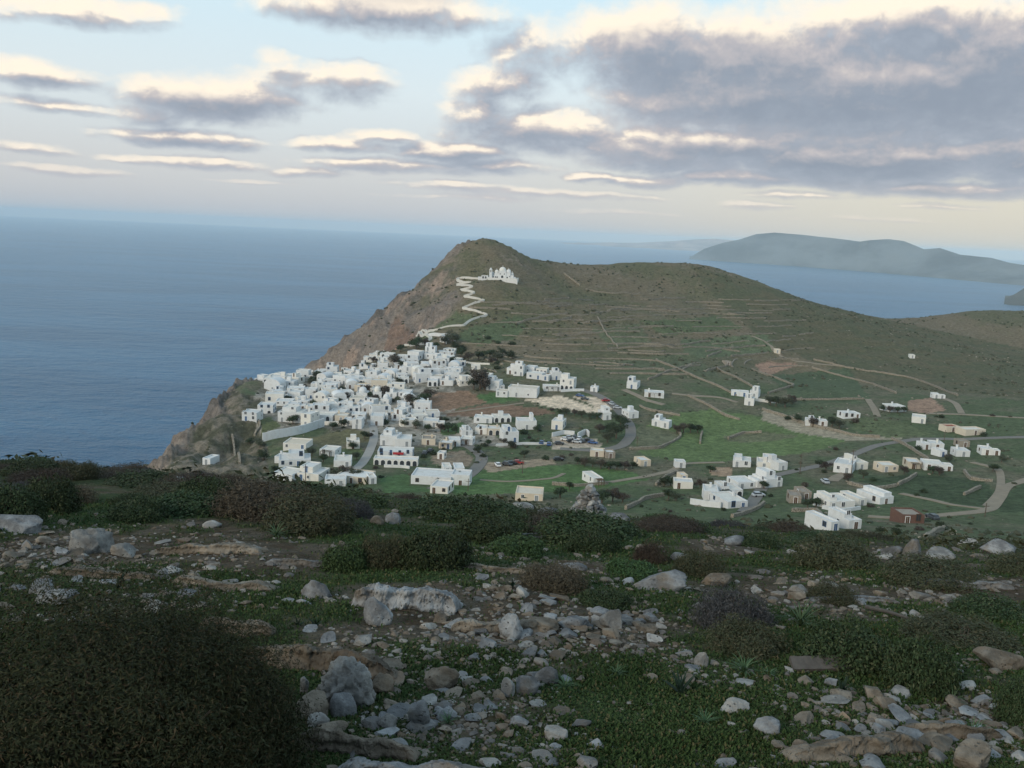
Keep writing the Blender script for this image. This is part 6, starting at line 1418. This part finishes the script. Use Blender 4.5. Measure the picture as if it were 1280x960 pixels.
def more_bushes():
    g = random.Random(31); n = 0
    for _ in range(6000):
        if n >= 128: break
        Y = g.uniform(9.5, 34) if g.random() < .8 else g.uniform(34, 60); X = g.uniform(-.85, .88) * (Y + 1)
        z = g1(X, Y); px, py, _ = proj(X, Y, z); px, py = float(px), float(py)
        if not -260 < px < 1540: continue
        if float(STONY(np.array([px]), np.array([py]))[0]) > .42: continue
        nz = float(fbm2(np.array([X * .16]), np.array([Y * .16]), 3, 88)[0]); dens = sstep(Y, 10, 19) * .9 + .06 + nz * .5
        if px < 330 and 632 < py < 700 : dens *= .25
        if g.random() > dens: continue
        w = g.uniform(.35, .95) * (1 + .006 * Y)
        if abs(px - 736) < 48 and Y > 15: continue
        if any((X - a) ** 2 + (Y - b) ** 2 < (.62 * (w + c)) ** 2 for a, b, c in BUSHES): continue
        k = g.choice(('dark green', 'dark green', 'dark green', 'olive', 'olive', 'olive', 'brownish', 'brownish', 'fresh green', 'greyish'))
        t = bush(px, 0, 0, 0, k, None, n, at=(X, Y, w, w * g.uniform(.5, .85) * (.72 if Y > 17 else 1))); n += 1
        hx, hy, mk, hp, hq = min(HERO, key=lambda q: (q[3] - px) ** 2 + ((q[4] - py) * 2) ** 2)
        rel = 'behind' if Y > hy + .5 + abs(X - hx) * .6 else ('left of' if X < hx else 'right of')
        register(t, ('small ' if w < .65 else '') + k + ' bush', f'{rel} the {mk}', px)
more_bushes()

# ------------------------------------------------------------------ loose stones
STONE_N = 16
SHAPES = ['blocky', 'flat', 'rounded', 'wedge shaped']
def stone_bank():
    bank = {}
    for tone in MROCK:
        for k in range(STONE_N // 2):
            sh = SHAPES[k % 4]; cuts = {'blocky': 18, 'flat': 16, 'rounded': 12, 'wedge shaped': 13}[sh]
            V, F = rock_shape(400 + k, 3, cuts, .05, .32, sh == 'flat', .03)
            bank[tone, k] = mesh_np('stone', V, F, [MROCK[tone]], smooth=False)
    return bank
def stones():
    g = np.random.default_rng(12); bank = stone_bank()
    n = 66000; px = g.uniform(-420, 1700, n); py = 640 + 400 * g.random(n) ** .8
    X, Y, Z = hits(px, py, 1.6, 60)
    ok = ~np.isnan(X) & (Y < 45); st = STONY(px, py)
    ok &= g.random(n) < np.clip(.04 + st * .75 + .75 * fbm2(X * 1.1, Y * 1.1, 4, 97), .02, 1)
    for bx, by, bw in BUSHES: ok &= (X - bx) ** 2 + (Y - by) ** 2 > (bw * .85) ** 2
    px, py, X, Y, st = px[ok], py[ok], X[ok], Y[ok], st[ok]; n = len(px)
    size = np.minimum(.0115 * (1 - g.random(n) * .99) ** -.46, .066) * (.7 + .5 * st) * (1 + .055 * np.clip(Y - 4, 0, 30)); app = size / Y
    order = np.argsort(-app); X, Y, px, py, size = X[order], Y[order], px[order], py[order], size[order]
    keep = []; cell = {}
    for i in range(n):                                         # no two big stones in one place
        if len(keep) > 11000: break
        key = (int(X[i] / .35), int(Y[i] / .35)); bad = False
        for a_ in (-1, 0, 1):
            for b_ in (-1, 0, 1):
                for j in cell.get((key[0] + a_, key[1] + b_), ()):
                    if (X[i] - X[j]) ** 2 + (Y[i] - Y[j]) ** 2 < (.72 * (size[i] + size[j])) ** 2: bad = True
        if not bad: keep.append(i); cell.setdefault(key, []).append(i)
    keep = np.array(keep); X, Y, px, py, size = X[keep], Y[keep], px[keep], py[keep], size[keep]; Z = G(X, Y)
    r = random.Random(8); tones = ['grey', 'tan', 'grey', 'tan', 'grey', 'pale', 'tan']
    m = 252; inside = np.nonzero((px > -10) & (px < 1290) & (py < 965))[0][:m]; rest = np.setdiff1d(np.arange(len(X)), inside)
    for i in inside:
        tone = r.choice(tones); k = r.randrange(STONE_N // 2); s = size[i]; sh = SHAPES[k % 4]; zs = r.uniform(.5, .75) * (.55 if sh == 'flat' else 1)
        o = obj('stone', bank[tone, k], None, (X[i], Y[i], Z[i] + s * zs * .22)); o.scale = (s * r.uniform(.9, 1.35), s * r.uniform(.8, 1.1), s * zs); o.rotation_euler = (r.uniform(-.2, .2), r.uniform(-.2, .2), r.uniform(0, 6.28))
        tag(o, None, 'stone', 'loose stones on the slope')
        hx, hy, mk, hp, hq = min(HERO, key=lambda q: (q[3] - px[i]) ** 2 + ((q[4] - py[i]) * 1.5) ** 2)
        rel = 'behind' if Y[i] > hy + .3 + abs(X[i] - hx) else ('in front of' if Y[i] < hy - .3 - abs(X[i] - hx) else ('left of' if X[i] < hx else 'right of'))
        register(o, f'{tone} {sh} stone', f'{rel} the {mk}', px[i])
    # the many small ones as one mass
    X, Y, Z, size = X[rest], Y[rest], Z[rest], size[rest]; n = len(X)
    base = [rock_shape(500 + k, 2, 14, .05, .3) for k in range(10)]; F0 = base[0][1]; VB = np.array([b[0] for b in base]); k = g.integers(0, 10, n); V = VB[k] * size[:, None, None] * np.stack([g.uniform(.85, 1.35, n), g.uniform(.8, 1.1, n), g.uniform(.4, .7, n)], 1)[:, None]
    a_ = g.uniform(0, 6.28, n); ca, sa = np.cos(a_)[:, None], np.sin(a_)[:, None]; V = np.stack([V[..., 0] * ca - V[..., 1] * sa, V[..., 0] * sa + V[..., 1] * ca, V[..., 2]], -1)
    V = V + np.stack([X, Y, Z + size * .08], 1)[:, None]; F = F0[None] + (np.arange(n) * V.shape[1])[:, None, None]
    m_, t, b = new_mat('gravel_stone', .92, .15); ri = t.n('ShaderNodeNewGeometry').outputs['Random Per Island']; pos = t.n('ShaderNodeNewGeometry').outputs['Position']
    col = t.ramp(ri, [(0, (.15, .11, .075)), (.3, (.15, .14, .13)), (.55, (.21, .165, .12)), (.8, (.23, .21, .185)), (1.0, (.33, .31, .28))]); nz = t.noise(pos, 30, 5, .7)
    t.put(b.inputs['Base Color'], t.mix(1.0, col, t.ramp(nz, [(.25, (.4, .4, .4)), (.6, (1, 1, 1))]), 'MULTIPLY')); bump(t, b, nz, .6, .01)
    tag(obj('gravel', mesh_np('gravel', V.reshape(-1, 3), F.reshape(-1, 3), [m_])), 'small loose stones and gravel strewn over the slope', 'gravel', kind='stuff')
stones()

# ------------------------------------------------------------------ grass, herbs and strap leaved plants
def herbs():
    g = np.random.default_rng(15); n = 700000
    px = g.uniform(-420, 1700, n); py = 625 + 450 * g.random(n) ** .85; X, Y, Z = hits(px, py, 1.5, 40); ok = ~np.isnan(X) & (Y < 34)
    X, Y, px, py = X[ok], Y[ok], px[ok], py[ok]; X = X + g.normal(size=len(X)) * .02; Y = Y + g.normal(size=len(X)) * .02 * Y * .3
    bare = BARE(X, Y, px, py); ok = g.random(len(X)) < (1 - bare) ** 1.4 * .95 + .05; X, Y = X[ok], Y[ok]; n = len(X); Z = G(X, Y)
    s = (.0062 + .0016 * Y) * g.uniform(.6, 1.5, n); hgt = s * g.uniform(.5, 1.6, n) * (1 + .5 * fbm2(X * 1.5, Y * 1.5, 3, 44))
    a_ = g.uniform(0, 6.28, n); c, q = np.cos(a_), np.sin(a_); ln = g.uniform(.3, 1.4, n) * s
    P = np.stack([X, Y, Z - .004], 1); side = np.stack([-q, c, 0 * c], 1) * (s * .36)[:, None]; tip = P + np.stack([c * ln, q * ln, hgt], 1); mid = P + np.stack([c * ln * .45, q * ln * .45, hgt * .75], 1)
    V = np.stack([P, mid + side, tip, mid - side], 1).reshape(-1, 3)
    tag(obj('grass', mesh_np('grass', V, np.arange(n * 4).reshape(n, 4), [leaf_mat('herb_leaves', (.026, .048, .014), (.054, .084, .026), (.105, .085, .042))])), 'short grass and green herbs between the stones', 'grass', kind='stuff')
herbs()
def strap_mesh(seed, n, L, w, droop, mat):
    g = random.Random(seed); mb = MB()
    for _ in range(n):
        a_ = g.uniform(0, 6.28); l = L * g.uniform(.6, 1.1); e = g.uniform(.7, 1.45); k = 5; pts = []
        x = z = 0.0
        for i in range(k + 1): pts.append((x, z)); x += l / k * math.cos(e); z += l / k * math.sin(e); e -= droop * g.uniform(.15, .4)
        vs = []
        for i, (xx, zz) in enumerate(pts):
            ww = w * (1 - (i / k) ** 2) + .002; vs += [(xx * math.cos(a_) - ww * math.sin(a_), xx * math.sin(a_) + ww * math.cos(a_), zz), (xx * math.cos(a_) + ww * math.sin(a_), xx * math.sin(a_) - ww * math.cos(a_), zz)]
        mb.add(vs, [(2*i, 2*i+1, 2*i+3, 2*i+2) for i in range(k)])
    return mb.mesh('strap_leaves', [mat], True)
ASPH = [strap_mesh(1, 34, .55, .011, .8, leaf_mat('asphodel_leaves', (.045, .085, .040), (.080, .125, .060))), strap_mesh(2, 26, .42, .012, .9, leaf_mat('asphodel_leaves_b', (.040, .078, .034), (.075, .115, .055)))]
SQUI = [strap_mesh(3, 14, .30, .020, .35, leaf_mat('squill_leaves', (.012, .026, .016), (.022, .040, .024)))]
PL = [(1000, 782, 60, 0, 'asphodel clump of pale strap leaves right of the grey thorn bush'), (930, 842, 62, 0, 'asphodel clump with arching leaves left of the wooden plank'), (1108, 846, 72, 0, 'large asphodel clump right of the wooden plank'), (1052, 868, 40, 1, 'dark squill tuft under the wooden plank'), (850, 868, 50, 1, 'dark squill tuft on the grass below the grey thorn bush'), (706, 862, 46, 0, 'leafy clump behind the tilted grey slab'),
      (395, 784, 26, 1, 'dark spiky tuft at the left of the long ledge top'), (372, 783, 24, 1, 'leftmost dark spiky tuft behind the long ledge'), (148, 735, 36, 1, 'dark tuft in the left rock field'), (345, 672, 44, 0, 'green strap leaved clump at the foot of the big crest bush'), (452, 708, 40, 0, 'strap leaved clump before the dark double bush'), (640, 735, 26, 1, 'dark tuft at the left of the brown dome bush'),
      (880, 905, 36, 0, 'short leafy clump left of the flat grey rock'), (770, 845, 40, 0, 'leafy clump right of the tilted grey slab'), (1215, 920, 44, 0, 'green clump on the curved tan ledge'), (800, 715, 34, 0, 'bright leafy clump near the low grey outcrop'), (1190, 880, 36, 0, 'strap leaves beside the right edge bush'), (960, 845, 34, 0, 'small asphodel tuft touching the wooden plank'), (560, 905, 30, 0, 'small leafy tuft by the upright leaning stone')]
for i, (px, py, wpx, k, lab) in enumerate(PL):
    X, Y, Z = near_hit(px, py); s = wpx * Y / FPX / (.75 if k == 0 else .42)
    o = obj('asphodel' if k == 0 else 'squill', (SQUI if k else ASPH)[i % (1 if k else 2)], None, (X, Y, Z), i * 1.3, (s, s, s)); tag(o, lab, 'plant', 'strap leaved plants on the slope')
MOLD = plain('weathered_grey_wood', (.095, .085, .075), .95, .4, 14)
def wood():
    X, Y, Z = near_hit(1023, 838); L = 76 * Y / FPX; b = MB(); n = 14
    vs = []
    for i in range(n + 1):
        x = -L/2 + L * i / n; j = .0022 * math.sin(i * 1.9); vs += [(x, -.06 + j, -.01), (x, .05 - j, -.01), (x, .05 + j * .5, .022 + j), (x, -.06 - j * .4, .022 - j * .5)]
    fs = [(4*i+k, 4*i+(k+1) % 4, 4*i+4+(k+1) % 4, 4*i+4+k) for i in range(n) for k in range(4)] + [(3, 2, 1, 0), (4*n, 4*n+1, 4*n+2, 4*n+3)]
    b.add(vs, fs); o = b.build('wooden_plank', MOLD, None, loc=(X, Y, Z + .05)); o.rotation_euler = (R(24), R(-2), R(3)); tag(o, 'weathered grey wooden plank lying before the big dark green bush', 'plank')
    P = [near_hit(1082, 763), near_hit(1108, 769), near_hit(1134, 777)]; b = MB(); b.tube([(p[0], p[1], p[2] + .04) for p in P], .022, .014, 7); tag(b.build('dry_branch', MOLD), 'dry branch lying below the right rock bed', 'branch')
wood()
finish_labels()
for o in LONG:
    if len(o['label'].split()) > 16: print('LONG', o['label'])
